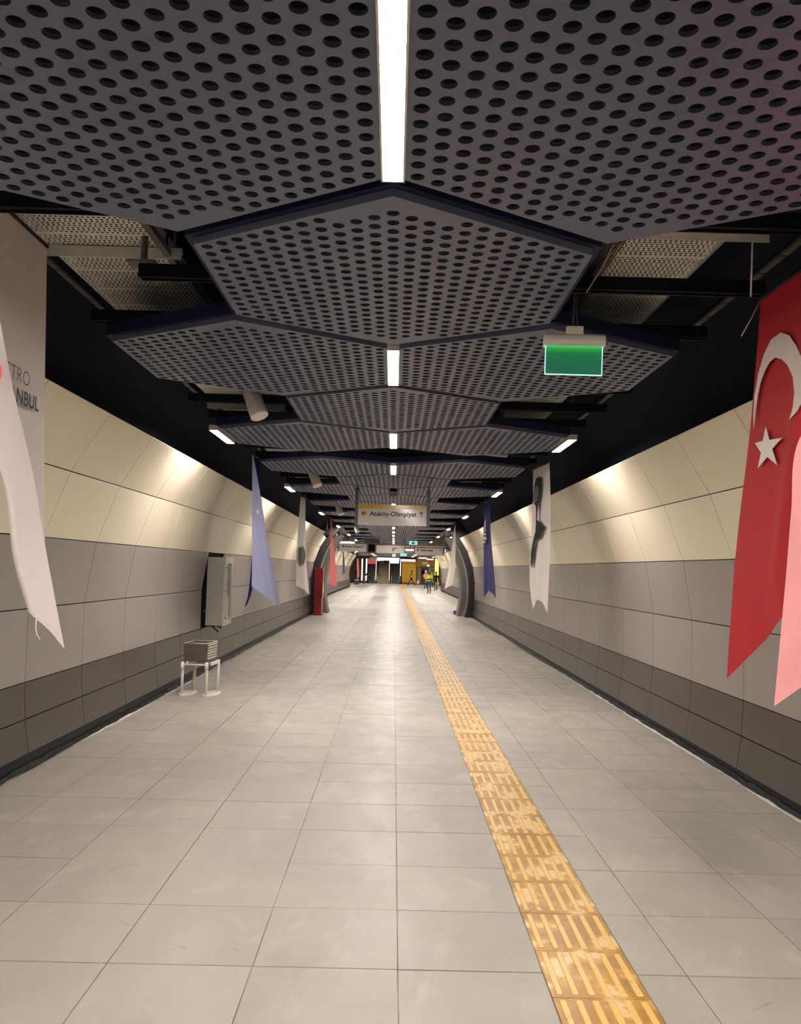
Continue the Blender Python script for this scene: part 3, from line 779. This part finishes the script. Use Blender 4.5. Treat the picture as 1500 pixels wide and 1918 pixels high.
def printed(name, pts, X, m, parent, off=.018):
    """flat print: outline given on the banner plane"""
    s = -1 if X > 0 else 1
    bm = bmesh.new(); vs = [bm.verts.new(atx(px, py, X)+Vector((s*off, 0, 0))) for px, py in pts]
    from mathutils.geometry import tessellate_polygon
    for tr in tessellate_polygon([[Vector((a, b_, 0)) for a, b_ in pts]]): bm.faces.new([vs[i] for i in tr])
    return link(name, bm, m, parent)
def rod(parent, a, b):
    bm = tubebm([a, b], .012, 8); link('hem_rod', bm, M_beam, parent)
def banner(label, name='banner'):
    return thing(name, label, 'banner', (0, 0, 0))
def fabric(name, col, back=None, sheen=.1, **k):
    m = mat(name, col, .75, var=.04, vscale=5, back=back, **k)
    b = m.node_tree.nodes['Principled BSDF']; b.inputs['Sheen Weight'].default_value = sheen
    return m
WHITE = fabric('white_cloth', (196, 186, 180), (212, 200, 198))
# L1
X = -2.06
t = banner('large white banner at the left edge reading METRO ISTANBUL with a curled tail', 'metro_banner')
def lerp(a, b, f): return a*(1-f)+b*f
Ft = atx(88, 462, X); zt = Ft.z
def row(Fp, Rp, Dp, push=.0):
    M1 = lerp(Fp, Dp, .45)+Vector((-push, 0, 0)); M2 = lerp(Fp, Dp, .85)+Vector((-push, 0, 0))
    return [Fp, M1, M2, Dp, lerp(Dp, Rp, .5)+Vector((.01, 0, 0)), Rp]
rows = [[Vector((X, Ft.y-d, zt)) for d in (0, .3, .5, .6, .7, .8)],
        row(atx(86, 610, X), at(0, 600, 3.95), Vector((X, 3.75, 3.05)), .01),
        row(atx(84, 740, X), at(27, 740, 4.15), at(-60, 745, 3.95), .02),
        row(atx(83, 890, X), at(62, 890, 4.35), at(8, 900, 4.2), .03),
        row(at(84, 1030, 4.7), at(86, 1030, 4.45), at(32, 1045, 4.33), .04),
        row(at(92, 1100, 4.7), at(121, 1216, 4.5), at(60, 1152, 4.4), .03)]
cloth('cloth', rows, WHITE, t, nu=40, nv=80, ripple=.002)
rod(t, (X, Ft.y, zt), (X, Ft.y-.8, zt))
M_navy = mat('print_navy', (34, 34, 62), .7); M_logo = mat('print_red', (196, 40, 52), .7)
pm = atx(52, 726, X)
text_obj('lettering', 'METRO', .118, frame_mat((X+.012, pm.y, pm.z), (0, 1, 0), (0, 0, 1)), M_navy, t, -.0018, 'RIGHT')
pm = atx(68, 771, X)
text_obj('lettering', 'İSTANBUL', .112, frame_mat((X+.012, pm.y, pm.z), (0, 1, 0), (0, 0, 1)), M_navy, t, .0022, 'RIGHT')
bm = bmesh.new(); q = [at(a, b_, 3.93) for a, b_ in ((-14, 668), (4, 690), (4, 706), (-2, 722), (-14, 716))]
bm.faces.new([bm.verts.new(v+Vector((.012, -.03, 0))) for v in q]); link('logo_piece', bm, M_logo, t)
bm = bmesh.new(); a = at(68, 1160, 4.4); tube(bm, [a, a+Vector((.0, 0, -.05)), a+Vector((.008, 0, -.08)), a+Vector((.025, .0, -.105))], .003, 6); link('loose_thread', bm, M_white, t)
# R1 Turkish flag
X = 2.03
RED = fabric('red_cloth', (236, 160, 162), (176, 6, 20), sheen=0); REDB = RED
t = banner('large red flag banner with white crescent and star at the right edge', 'flag_banner')
Ft = atx(1425, 560, X); zt = Ft.z
rows = [[Vector((X, Ft.y-d, zt)) for d in (0, .3, .5, .6, .7, .8)],
        row(atx(1414, 700, X), at(1590, 700, 3.9), at(1640, 700, 3.8), -.0),
        row(atx(1402, 830, X), at(1496, 825, 4.1), at(1600, 830, 3.85), -.0),
        row(atx(1386, 960, X), at(1482, 960, 4.15), at(1590, 960, 3.9), -.0),
        row(atx(1374, 1080, X), at(1472, 1080, 4.2), at(1580, 1080, 3.9), -.0),
        [atx(1361, 1272, X), atx(1430, 1203, X), atx(1490, 1143, X), at(1590, 1230, 3.95), at(1520, 1275, 4.1), at(1449, 1323, 4.2)]]
for r in rows[1:5]:
    for k in (1, 2): r[k].x = X
    r[1].y = r[0].y-.42; r[2].y = r[0].y-.62; r[1].z = r[2].z = r[0].z
cloth('cloth', rows, RED, t, nu=44, nv=80, ripple=.002, seed=4)
rod(t, (X, Ft.y, zt), (X, Ft.y-.8, zt))
M_pw = fabric('print_white', (226, 212, 206))
outer = [(1417.5, 806), (1416.5, 775), (1419, 740), (1426, 700), (1436, 665), (1450, 636), (1468, 623), (1484, 628), (1498, 648), (1512, 680), (1516, 720), (1510, 750), (1500, 770), (1484, 787)]
inner = [(1491, 764), (1494, 735), (1491, 706), (1481, 684), (1470, 673), (1458, 670), (1448, 678), (1438, 696), (1430, 718), (1425, 742), (1421, 770)]
printed('crescent', outer+inner, X, M_pw, t)
stp = [(1440, 799), (1447, 824), (1471.5, 820), (1452.5, 841), (1462, 872), (1443, 856), (1424.5, 878), (1431, 848), (1419.5, 830), (1434, 826)]
printed('star', stp, X, M_pw, t)
bm = bmesh.new(); a = at(1424, 562, 4.6); tube(bm, [a, at(1405, 600, 4.6), at(1388, 630, 4.6)], .003, 6); tube(bm, [at(1410, 420, 4.5), at(1406, 556, 4.65)], .005, 6)
link('cord', bm, M_galv, t)
# R2 white portrait banner
t = banner('white banner with a dark printed figure and notched foot on the right wall side', 'portrait_banner')
rows = [[atx(998.4, 880, X), atx(1013, 873, X), atx(1029, 865, X)]]
for l, m_, r_ in (((998, 940), (1013, 940), (1031, 940)), ((995, 1020), (1012, 1010), (1030, 1000)), ((992, 1060), (1009, 1060), (1028, 1060)), ((992, 1100), (1007, 1100), (1027, 1105)), ((996, 1146), (1004, 1124), (1026.6, 1148))):
    rows.append([atx(*l, X), atx(*m_, X)+Vector((.03, 0, 0)), atx(*r_, X)])
cloth('cloth', rows, fabric('white_cloth_b', (206, 198, 192)), t, nu=30, nv=60, ripple=.010, seed=2)
rod(t, rows[0][0], rows[0][2])
def z8(pts): return [(830+a/5.046, 840+b_/5.046) for a, b_ in pts]
M_pd = mat('print_dark', (24, 23, 25), .8, spec=.2); M_pg = mat('print_grey', (92, 89, 86), .8, spec=.2)
printed('figure_print', z8([(885, 290), (915, 266), (937, 275), (935, 340), (925, 430), (912, 500), (905, 600), (900, 670), (930, 710), (975, 745), (940, 800), (918, 850), (890, 860), (872, 950), (862, 1050), (850, 1135), (838, 1090), (842, 980), (865, 860), (885, 780), (888, 700), (892, 600), (885, 540), (868, 520), (905, 490), (890, 400), (868, 370)]), X, M_pd, t, off=.02)
printed('face_print', z8([(872, 375), (895, 350), (918, 370), (918, 430), (900, 500), (866, 515), (862, 440)]), X, M_pg, t, off=.024)
# R3 blue
BLUE = fabric('blue_cloth', (8, 14, 112), sheen=0)
t = banner('narrow dark blue banner with white emblem hanging on the right side', 'blue_banner')
rows = [[atx(*a, X), atx(*b_, X)+Vector((.04, 0, 0)), atx(*c_, X)] for a, b_, c_ in
        (((907, 941), (912, 941), (917.5, 940)), ((905.5, 1000), (912, 1000), (919, 1000)), ((906, 1060), (913, 1060), (923, 1060)), ((907, 1119), (912, 1106), (928, 1121)))]
cloth('cloth', rows, BLUE, t, nu=16, nv=40, ripple=.012, seed=5); rod(t, rows[0][0], rows[0][2])
for q in ([(405, 790), (398, 760), (402, 710), (412, 660), (416, 690), (412, 740), (412, 785)], [(388, 820), (388, 805), (418, 805), (418, 820)], [(386, 860), (386, 835), (420, 835), (420, 865)], [(388, 895), (388, 875), (408, 875), (408, 895)]):
    printed('emblem', z8(q), X, M_pw, t, off=.03)
# R4 white twisted
t = banner('slim white banner twisted to a point before the right side of the portal', 'white_banner')
rows = [[atx(*a, X), atx(*b_, X)] for a, b_ in (((851.2, 983), (852.6, 983)), ((847, 1020), (853, 1020)), ((841, 1060), (851.8, 1060)), ((831.5, 1104), (848, 1095)))]
cloth('cloth', rows, fabric('white_cloth_c', (226, 214, 206)), t, nu=8, nv=30, ripple=.01); rod(t, rows[0][0], rows[0][1]+Vector((0, -.6, 0)))
# L2 lavender-backed blue
X = -2.06
t = banner('twisted banner with pale lavender reverse and dark blue face on the left side', 'blue_banner')
rows = [[atx(*a, X), lerp(atx(*a, X), atx(*b_, X), .5)+Vector((-.01, 0, 0)), atx(*b_, X)] for a, b_ in
        (((472, 850), (474.5, 851)), ((472, 910), (485.5, 912)), ((472, 980), (496, 980)), ((472, 1050), (508, 1048)), ((470.5, 1097), (525, 1136)))]
cloth('cloth', rows, fabric('lavender_cloth', (150, 154, 196)), t, nu=16, nv=50, ripple=.012, seed=8)
rows = [[at(*a, 13.0), at(*b_, 13.0)] for a, b_ in (((474, 850), (486, 862)), ((474, 900), (487, 915)), ((474, 1000), (484, 1000)), ((466, 1096), (473, 1100)), ((457.5, 1138), (463, 1131)))]
cloth('folded_face', rows, fabric('deep_blue', (12, 16, 92), sheen=0), t, nu=6, nv=40, ripple=.008)
printed('emblem', [(473.2, 955), (476.5, 955), (477, 962), (473.5, 962)], X, M_pw, t, off=.06); rod(t, atx(472, 849, X), atx(486, 860, X))
# L3
t = banner('white banner with a grey print hanging second on the left side', 'portrait_banner')
rows = [[atx(*a, X), lerp(atx(*a, X), atx(*b_, X), .5)+Vector((.04, 0, 0)), atx(*b_, X)] for a, b_ in
        (((563, 929), (572, 937)), ((558.5, 985), (572, 985)), ((556, 1040), (573, 1045)), ((555, 1097), (579, 1113)))]
cloth('cloth', rows, fabric('white_cloth_d', (206, 198, 192)), t, nu=12, nv=40, ripple=.012, seed=9); rod(t, rows[0][0], rows[0][2])
printed('figure_print', [(557.5, 1028), (561, 1022), (565, 1030), (567, 1042), (564, 1055), (560, 1060), (557, 1050)], X, M_pg, t, off=.07)
# L4 red
t = banner('slim red banner hanging beyond the red cabinet at the left of the portal', 'red_banner')
rows = [[atx(*a, X), atx(*b_, X)] for a, b_ in (((620, 984), (622, 984)), ((619, 1020), (625, 1025)), ((618, 1060), (628.5, 1060)), ((617, 1096), (631, 1098)))]
cloth('cloth', rows, fabric('red_cloth_b', (216, 78, 74)), t, nu=8, nv=30, ripple=.01)
q = [[atx(*a, X)+Vector((-.05, .1, 0)), atx(*b_, X)+Vector((-.05, .1, 0))] for a, b_ in (((620, 957), (626, 958)), ((620, 984), (624, 984)))]
cloth('folded_face', q, fabric('deep_red', (130, 16, 20)), t, nu=4, nv=8, ripple=0); rod(t, q[0][0], q[0][1])
# L5, L6
def small_banner(lab, name, X, ps, m):
    t = banner(lab, name); rows = [[atx(*a, X), atx(*b_, X)] for a, b_ in ps]; cloth('cloth', rows, m, t, nu=6, nv=20, ripple=.01)
    rod(t, rows[0][0], rows[0][1])
small_banner('small dark blue banner far beyond the left arch before pale wall panels', 'blue_banner', -2.6, (((642, 1034), (644, 1034)), ((641.5, 1060), (645.5, 1060)), ((641, 1078), (646, 1073))), MATS['deep_blue'])
small_banner('tiny red banner at the far end of the left hall wall', 'red_banner', -3.4, (((669, 1046), (671.5, 1046)), ((668.5, 1060), (672.5, 1060)), ((668.5, 1085), (673, 1080))), MATS['red_cloth_b'])

# ------------------------------------------------------------------ far hall end (Y about 105)
YE = 104.0
def px(x0, x1, y0, y1, Y, th=.2):
    a = at(x0, y1, Y); b_ = at(x1, y0, Y); return (a.x, b_.x, Y, Y+th, max(0, min(a.z, b_.z)), max(a.z, b_.z))
bm = boxes((-9, 9, 109, 109.3, -.05, 3.4)); link('wall_end', bm, mat('end_wall', (170, 162, 148), .6), kind='structure')
bm = boxes((-9.2, -9, 33, 109.3, -.05, 4), (9, 9.2, 33, 109.3, -.05, 4)); link('wall_outer', bm, mat('outer_wall', (150, 144, 134), .6), kind='structure')
def escal(lab, x0, x1, Y, wide):
    a = at(x0, 1088, Y); b_ = at(x1, 1088, Y); xa, xb = a.x, b_.x
    t = thing('escalator', lab, 'escalator', ((xa+xb)/2, Y, 0)); hw = (xb-xa)/2
    for k in range(13):
        bm = boxes((-hw+.12, hw-.12, k*.34, k*.34+.36, k*.2-.02*0, k*.2+.18)); inst('step', mk('step', bm, mat('step_grey' if not wide else 'step_tan', (150, 152, 154) if not wide else (236, 216, 176), .5)), t)
    for s in (-1, 1):
        bm = bmesh.new(); x = s*(hw-.06)
        vs = []
        for xx in (x-.05, x+.05):
            vs.append([bm.verts.new(p_) for p_ in ((xx, -.6, 0), (xx, -.6, .95), (xx, 0, 1.0), (xx, 4.3, 3.3), (xx, 4.3, 0))])
        bm.faces.new(vs[0]); bm.faces.new(vs[1])
        for k in range(5): bm.faces.new((vs[0][k], vs[0][(k+1) % 5], vs[1][(k+1) % 5], vs[1][k]))
        link('balustrade', bm, mat('balustrade', (190, 186, 176), .3, metal=.2), t)
escal('grey escalator at the far end left of the pale wide stair', 690, 702, YE, False)
escal('wide pale tan stair in the middle of the far end', 706, 730, YE, True)
escal('grey escalator at the far end right of the pale wide stair', 732, 748, YE, False)
def slab(name, lab, cat, x0, x1, y0, y1, Y, m, th=.25, kids=()):
    b_ = px(x0, x1, y0, y1, Y, th); bm = boxes(b_)
    t = thing(name, lab, cat, ((b_[0]+b_[1])/2, Y, 0)); o = link('panel', bm, m, t); o.location = -t.location
    for nm, (c0, c1, d0, d1), mm in kids:
        b2 = px(c0, c1, d0, d1, Y-.06, .06); o = link(nm, boxes(b2), mm, t); o.location = -t.location
    return t
M_yw = mat('yellow_wall', (214, 158, 24), .4); M_doorg = mat('door_dark', (58, 54, 52), .5)
slab('yellow_booth', 'bright yellow boxed booth wall behind the walking person', 'booth', 752.5, 780, 1051, 1093, 101, M_yw, 3, [('base_strip', (752.5, 780, 1091.5, 1093), mat('base_gold', (150, 110, 30), .5)), ('door', (757, 765, 1062, 1092), mat('yellow_door', (206, 150, 22), .4)), ('side_post', (778.6, 780, 1053, 1091), mat('post_gold', (170, 124, 24), .4))])
slab('grey_kiosk', 'grey wall block with dark doorway right of the yellow booth', 'kiosk', 780.3, 813, 1062, 1093.5, 101.5, mat('kiosk_grey', (146, 140, 130), .5), 2.5, [('door', (787.5, 803, 1063.5, 1093), M_doorg), ('door_frame', (803, 804, 1063, 1093), M_galv), ('poster', (790, 794, 1068, 1076), mat('poster_red', (170, 60, 50), .5))])
slab('yellow_fascia', 'yellow fascia panel above the grey doorway block', 'fascia', 780.3, 813, 1043, 1060.5, 101.0, mat('yellow_dull', (176, 130, 30), .4), .4, [('sign_box', (791, 801, 1052, 1057), M_galv), ('round_lamp', (800.5, 803.5, 1058, 1061), M_far)])
slab('yellow_column', 'narrow lit yellow column right of the doorway block', 'column', 814, 822, 1046, 1095, 98, mat('yellow_lit', (240, 210, 90), .4, emit=.5), .6, [('light_strip', (815, 816.5, 1047, 1094), M_far)])
for i, (a, b_, lb) in enumerate(((703.2, 705.4, 'left of the wide stair'), (728, 730.4, 'right of the wide stair'), (748.6, 751.4, 'left of the yellow booth'), (676, 680, 'by the tiny red banner'), (684, 688, 'left of the far escalators'))):
    t = slab('lit_column', 'tall pale column glowing white at the far end, ' + lb, 'column', a, b_, 1046, 1088, YE-1.5-i*.3, mat('column_white', (226, 220, 206), .4), .4, [('light_strip', (a+.7, b_-.7, 1047, 1087), M_far)])
slab('red_sign', 'red illuminated signboard above the left far escalator', 'sign', 688, 703, 1046, 1056, 102.5, mat('far_red', (206, 70, 66), .4, emit=.35), .2, [('white_area', (693, 713, 1044, 1051), M_signg)])
slab('light_panel', 'white glowing panel above the middle stair', 'light', 706, 748, 1045, 1050, 100.5, mat('panel_glow', (250, 244, 232), .4, emit=.5), .3, [('inner_frame', (728, 747, 1050, 1055), mat('panel_glow2', (250, 248, 240), .4, emit=.45))])
slab('light_panel', 'cream glowing band above the yellow booth', 'light', 752, 778, 1048, 1052, 99.5, MATS['panel_glow'], .3, [('trim_strip', (752, 778, 1051.6, 1052.2), M_galv)])
slab('display_box', 'black display hanging above the pale wide stair', 'display', 717.5, 729.5, 1050, 1056, 99, M_galvd, .2, [('screen', (718, 729, 1050.5, 1055.5), M_black)])
slab('grey_bench', 'dark grey cabinet block on the floor at the far right', 'cabinet', 822.5, 833.5, 1087, 1097.5, 92, mat('bench', (78, 76, 70), .5), .8, [('top', (822.5, 833.5, 1086.2, 1087.2), M_galvd)])
slab('grey_column', 'grey column with black edge at the far right hall', 'column', 824, 838, 1044, 1096, 93.5, mat('col_grey', (136, 130, 128), .5), .5, [('black_edge', (826.5, 828.5, 1044, 1096), M_black)])
slab('red_machine', 'dark red machine standing at the far left wall end', 'machine', 664.5, 671.5, 1067, 1085, 84, mat('machine_red', (110, 18, 22), .4), .6, [('panel_strip', (666, 670, 1070, 1074), M_black)])
slab('dark_stool', 'small dark box with pale seat below the red machine', 'stool', 664, 672, 1086, 1095, 80.5, M_doorg, .4, [('seat', (664, 672, 1085.5, 1087), M_galv)])
slab('dark_bin', 'small dark bin between the escalators and yellow booth', 'bin', 747.8, 751.4, 1079, 1090.5, 100, M_doorg, .4, [('lid', (747.8, 751.4, 1078.6, 1079.6), M_galvd)])
slab('white_sack', 'small white sack on the floor beside the yellow booth', 'sack', 780.5, 784.5, 1088, 1093, 97, mat('sack', (232, 226, 214), .6), .25, [('fold', (781.5, 783.5, 1087.3, 1088.2), M_white)])  # plain white sack on the floor, gives no light
# downlights of the far hall
random.seed(11); k = 0
for yy in (56, 62, 69, 77, 86, 96):
    for xx in (-4.6, -2.2, 0, 2.2, 4.6):
        bm = bmesh.new(); tube(bm, [(0, 0, .0), (0, 0, -.05)], .16, 14)
        t = thing('downlight', 'round downlight in the low far ceiling, %s row, %s from left' % (ordi([56, 62, 69, 77, 86, 96].index(yy)), ordi([-4.6, -2.2, 0, 2.2, 4.6].index(xx))), 'light', (xx, yy, 3.32), group='far hall downlights')
        inst('housing', mk('housing', bm, M_white), t)
        bm = bmesh.new(); tube(bm, [(0, 0, -.05), (0, 0, -.056)], .14, 14); inst('diffuser', mk('diffuser', bm, M_down), t)
for i, (x0, x1, y_, Y_, lb) in enumerate(((637, 664, 1015.5, 41.2, 'above the far left sign'), (784, 799, 1045, 80, 'right of the middle, lower'), (799, 812, 1047.5, 78, 'far right, beneath the signs'), (757, 780, 1029.5, 44, 'between the middle and right signs'))):
    a = at(x0, y_, Y_); b_ = at(x1, y_, Y_)
    t = thing('linear_light', 'short horizontal light bar in the far hall, ' + lb, 'light', ((a.x+b_.x)/2, Y_, a.z), group='far hall light bars')
    hw = (b_.x-a.x)/2; inst('tube', mk('tube', boxes((-hw, hw, -.05, .05, -.05, .03)), M_far), t); inst('housing', mk('housing', boxes((-hw, hw, -.06, .06, .03, .1)), M_galvd), t)
    inst('hanger', mk('hanger', boxes((-.02, .02, -.02, .02, .1, max(.2, (3.95 if Y_ < 54 else 3.32)-a.z))), M_beam), t)

# ------------------------------------------------------------------ people
def person(lab, px_, py_, Y, height, rz, pose, cols, extra=None):
    base = at(px_, py_, Y); base.z = 0
    t = thing('person', lab, 'person', base, rz); s = height/1.75
    J = dict(pelvis=(0, 0, .95), chest=(0, 0, 1.25), neck=(0, 0, 1.47), head=(0, -.01, 1.60), top=(0, -.01, 1.70),
             ls=(-.17, 0, 1.40), rs=(.17, 0, 1.40), le=(-.23, .02, 1.12), re=(.23, .02, 1.12), lw=(-.24, -.04, .88), rw=(.24, -.04, .88), lh=(-.24, -.06, .80), rh=(.24, -.06, .80),
             lp=(-.09, 0, .92), rp=(.09, 0, .92), lk=(-.10, -.02, .50), rk=(.10, -.02, .50), la=(-.10, .02, .09), ra=(.10, .02, .09), lt=(-.11, -.13, .04), rt=(.11, -.13, .04))
    J.update(pose)
    names = list(J); R = dict(pelvis=.145, chest=.15, neck=.055, head=.085, top=.075, ls=.07, rs=.07, le=.05, re=.05, lw=.035, rw=.035, lh=.03, rh=.03, lp=.095, rp=.095, lk=.062, rk=.062, la=.045, ra=.045, lt=.035, rt=.035)
    E = [('pelvis', 'chest'), ('chest', 'neck'), ('neck', 'head'), ('head', 'top'), ('chest', 'ls'), ('ls', 'le'), ('le', 'lw'), ('lw', 'lh'), ('chest', 'rs'), ('rs', 're'), ('re', 'rw'), ('rw', 'rh'),
         ('pelvis', 'lp'), ('lp', 'lk'), ('lk', 'la'), ('la', 'lt'), ('pelvis', 'rp'), ('rp', 'rk'), ('rk', 'ra'), ('ra', 'rt')]
    me = bpy.data.meshes.new('skeleton'); me.from_pydata([Vector(J[n])*s for n in names], [(names.index(a), names.index(b_)) for a, b_ in E], [])
    o = bpy.data.objects.new('skeleton', me); C.objects.link(o)
    md = o.modifiers.new('s', 'SKIN'); sv = me.skin_vertices[0].data
    for i, n in enumerate(names): sv[i].radius = (R[n]*s, R[n]*s*(.72 if n in ('pelvis', 'chest') else 1)); sv[i].use_root = (n == 'pelvis')
    o.modifiers.new('d', 'SUBSURF').levels = 2
    dg = bpy.context.evaluated_depsgraph_get(); dg.update()
    m2 = bpy.data.meshes.new_from_object(o.evaluated_get(dg)); C.objects.unlink(o); bpy.data.objects.remove(o)
    m2.materials.clear()
    mm = [mat('skin', (176, 130, 106), .6)] + cols
    for m_ in mm: m2.materials.append(m_)
    segs = {'skin': [('neck', 'head'), ('head', 'top'), ('lw', 'lh'), ('rw', 'rh')], 'shirt': [('pelvis', 'chest'), ('chest', 'neck'), ('chest', 'ls'), ('chest', 'rs'), ('ls', 'le'), ('rs', 're'), ('le', 'lw'), ('re', 'rw')],
            'legs': [('pelvis', 'lp'), ('pelvis', 'rp'), ('lp', 'lk'), ('rp', 'rk'), ('lk', 'la'), ('rk', 'ra')], 'shoe': [('la', 'lt'), ('ra', 'rt')]}
    idx = {'skin': 0, 'shirt': 1, 'legs': 2, 'shoe': 3}
    def dist(p, a, b_):
        ab = b_-a; t_ = max(0, min(1, (p-a).dot(ab)/ab.length_squared)); return (p-(a+ab*t_)).length
    for p in m2.polygons:
        c_ = Vector(p.center)/s
        best = min(((dist(c_, Vector(J[a]), Vector(J[b_]))/max(R[a], R[b_]), k_) for k_, l in segs.items() for a, b_ in l))
        p.material_index = idx[best[1]]; p.use_smooth = True
    inst('body', m2, t)
    hd = Vector(J['head'])*s; tp_ = Vector(J['top'])*s; ax = (tp_-hd).normalized()
    bm = bmesh.new(); bmesh.ops.create_uvsphere(bm, u_segments=16, v_segments=10, radius=.102*s)
    for v in bm.verts: v.co.z *= 1.05
    bmesh.ops.delete(bm, geom=[v for v in bm.verts if v.co.z < -.02*s and v.co.y < .02*s], context='VERTS')
    bmesh.ops.translate(bm, verts=bm.verts, vec=hd+ax*.055*s+Vector((0, .012, 0)))
    link('hair', bm, extra.get('hair', mat('hair_dark', (28, 22, 20), .7)) if extra else mat('hair_dark', (28, 22, 20), .7), t, smooth=True)
    bm = bmesh.new()
    for sx in (-1, 1):
        bmesh.ops.create_uvsphere(bm, u_segments=8, v_segments=6, radius=.012*s, matrix=Matrix.Translation(hd+ax*.04*s+Vector((sx*.032*s, -.085*s, 0))))
    link('eyes', bm, M_black, t)
    bm = bmesh.new(); tube(bm, [hd+ax*.035*s+Vector((0, -.085*s, 0)), hd+ax*.005*s+Vector((0, -.108*s, 0))], [.008*s, .014*s], 6); link('nose', bm, mat('skin', (0, 0, 0)), t)
    if extra and 'vest' in extra:
        for nm, z0, z1, m_, rr_ in extra['vest']:
            bm = bmesh.new(); n_ = 20; rings = []
            a, b_ = Vector(J['pelvis'])*s, Vector(J['chest'])*s; nk = Vector(J['neck'])*s
            for f in (0, .5, 1):
                q = z0+(z1-z0)*f
                cpt = a.lerp(b_, q/.5) if q < .5 else b_.lerp(nk, (q-.5)*2)
                wx, wy = (.185*rr_, .135*rr_) if q < .85 else (.15*rr_, .11*rr_)
                rings.append([bm.verts.new(cpt+Vector((wx*s*math.cos(6.2832*k/n_), wy*s*math.sin(6.2832*k/n_), 0))) for k in range(n_)])
            for i in range(2):
                for k in range(n_): bm.faces.new((rings[i][k], rings[i][(k+1) % n_], rings[i+1][(k+1) % n_], rings[i+1][k])).smooth = True
            link(nm, bm, m_, t)
    return t
HV = mat('hi_vis_yellow', (176, 190, 44), .6); NAVY = mat('navy_cloth', (30, 34, 48), .7); REFL = mat('reflective', (190, 196, 180), .4)
DARKC = mat('dark_cloth', (24, 24, 28), .7); SHOE = mat('shoe_black', (18, 18, 18), .5); SLATE = mat('slate_trousers', (62, 70, 84), .7); ORG = mat('orange_vest', (214, 84, 56), .6)
GREYC = mat('grey_cloth', (130, 132, 134), .7)
person('person seen from behind in a yellow hi-vis jacket with dark band walking away', 803.5, 1111, 62.5, 1.62, math.pi,
       dict(le=(-.25, .05, 1.14), lw=(-.30, .0, .92), lh=(-.31, -.02, .85), re=(.25, .05, 1.14), rw=(.30, .0, .92), rh=(.31, -.02, .85), lk=(-.09, -.10, .5), la=(-.09, .06, .12)), [HV, SLATE, SHOE],
       dict(vest=[('jacket_band', .0, .42, NAVY, 1.02), ('reflective_band', .10, .22, REFL, 1.06), ('jacket_top', .42, 1.0, HV, 1.03)]))
person('person in profile with yellow vest walking left past the yellow booth', 770.5, 1096.6, 90, 1.70, math.pi/2*-1,
       dict(lk=(-.08, -.22, .52), la=(-.08, -.36, .10), lt=(-.08, -.50, .05), rk=(.08, .12, .50), ra=(.08, .40, .14), rt=(.08, .30, .04), re=(.2, -.10, 1.15), rw=(.18, -.26, 1.02), rh=(.17, -.3, 1.0), le=(-.2, .12, 1.15), lw=(-.2, .06, .95), lh=(-.2, .03, .9)), [DARKC, NAVY, SHOE],
       dict(vest=[('vest', .05, .95, mat('vest_yellow', (190, 200, 90), .6), 1.04)]))
person('person dressed in black standing right of the hi-vis group', 816, 1103, 72, 1.66, math.radians(200), dict(), [DARKC, DARKC, SHOE])
person('person in an orange red vest standing before the dark doorway', 797, 1100.5, 78, 1.72, math.radians(160), dict(re=(.26, -.05, 1.16), rw=(.2, -.22, 1.1), rh=(.17, -.28, 1.12)), [GREYC, DARKC, SHOE],
       dict(hair=mat('hair_grey', (170, 160, 150), .7), vest=[('vest', .05, .95, ORG, 1.05)]))
person('person with dark hair in yellow vest facing the camera behind the hi-vis walker', 808.5, 1099, 82, 1.76, math.radians(10), dict(), [HV, NAVY, SHOE],
       dict(vest=[('vest', .05, .95, HV, 1.05)]))
person('person in dark clothes bending forward beside the far left wall', 681.5, 1092.5, 92, 1.72, math.radians(90),
       dict(chest=(0, -.26, 1.16), neck=(0, -.46, 1.28), head=(0, -.58, 1.30), top=(0, -.68, 1.32), ls=(-.17, -.38, 1.22), rs=(.17, -.38, 1.22), le=(-.2, -.5, .98), re=(.2, -.5, .98), lw=(-.16, -.62, .76), rw=(.16, -.62, .76), lh=(-.15, -.66, .7), rh=(.15, -.66, .7), rk=(.1, -.12, .5), ra=(.1, .1, .1), rt=(.1, -.05, .04)), [DARKC, GREYC, SHOE])
person('person in black crouching next to the bending person at far left', 692.5, 1088.5, 99, 1.7, math.radians(-80),
       dict(pelvis=(0, .1, .42), chest=(0, -.05, .70), neck=(0, -.12, .92), head=(0, -.15, 1.04), top=(0, -.15, 1.14), ls=(-.17, -.08, .86), rs=(.17, -.08, .86), le=(-.24, -.25, .66), re=(.24, -.25, .66), lw=(-.18, -.42, .56), rw=(.18, -.42, .56), lh=(-.16, -.48, .54), rh=(.16, -.48, .54),
            lp=(-.1, .08, .40), rp=(.1, .08, .40), lk=(-.15, -.32, .50), rk=(.15, -.32, .50), la=(-.13, -.10, .09), ra=(.13, -.10, .09), lt=(-.14, -.25, .04), rt=(.14, -.25, .04)), [DARKC, DARKC, SHOE])
print('objects', len(C.objects))
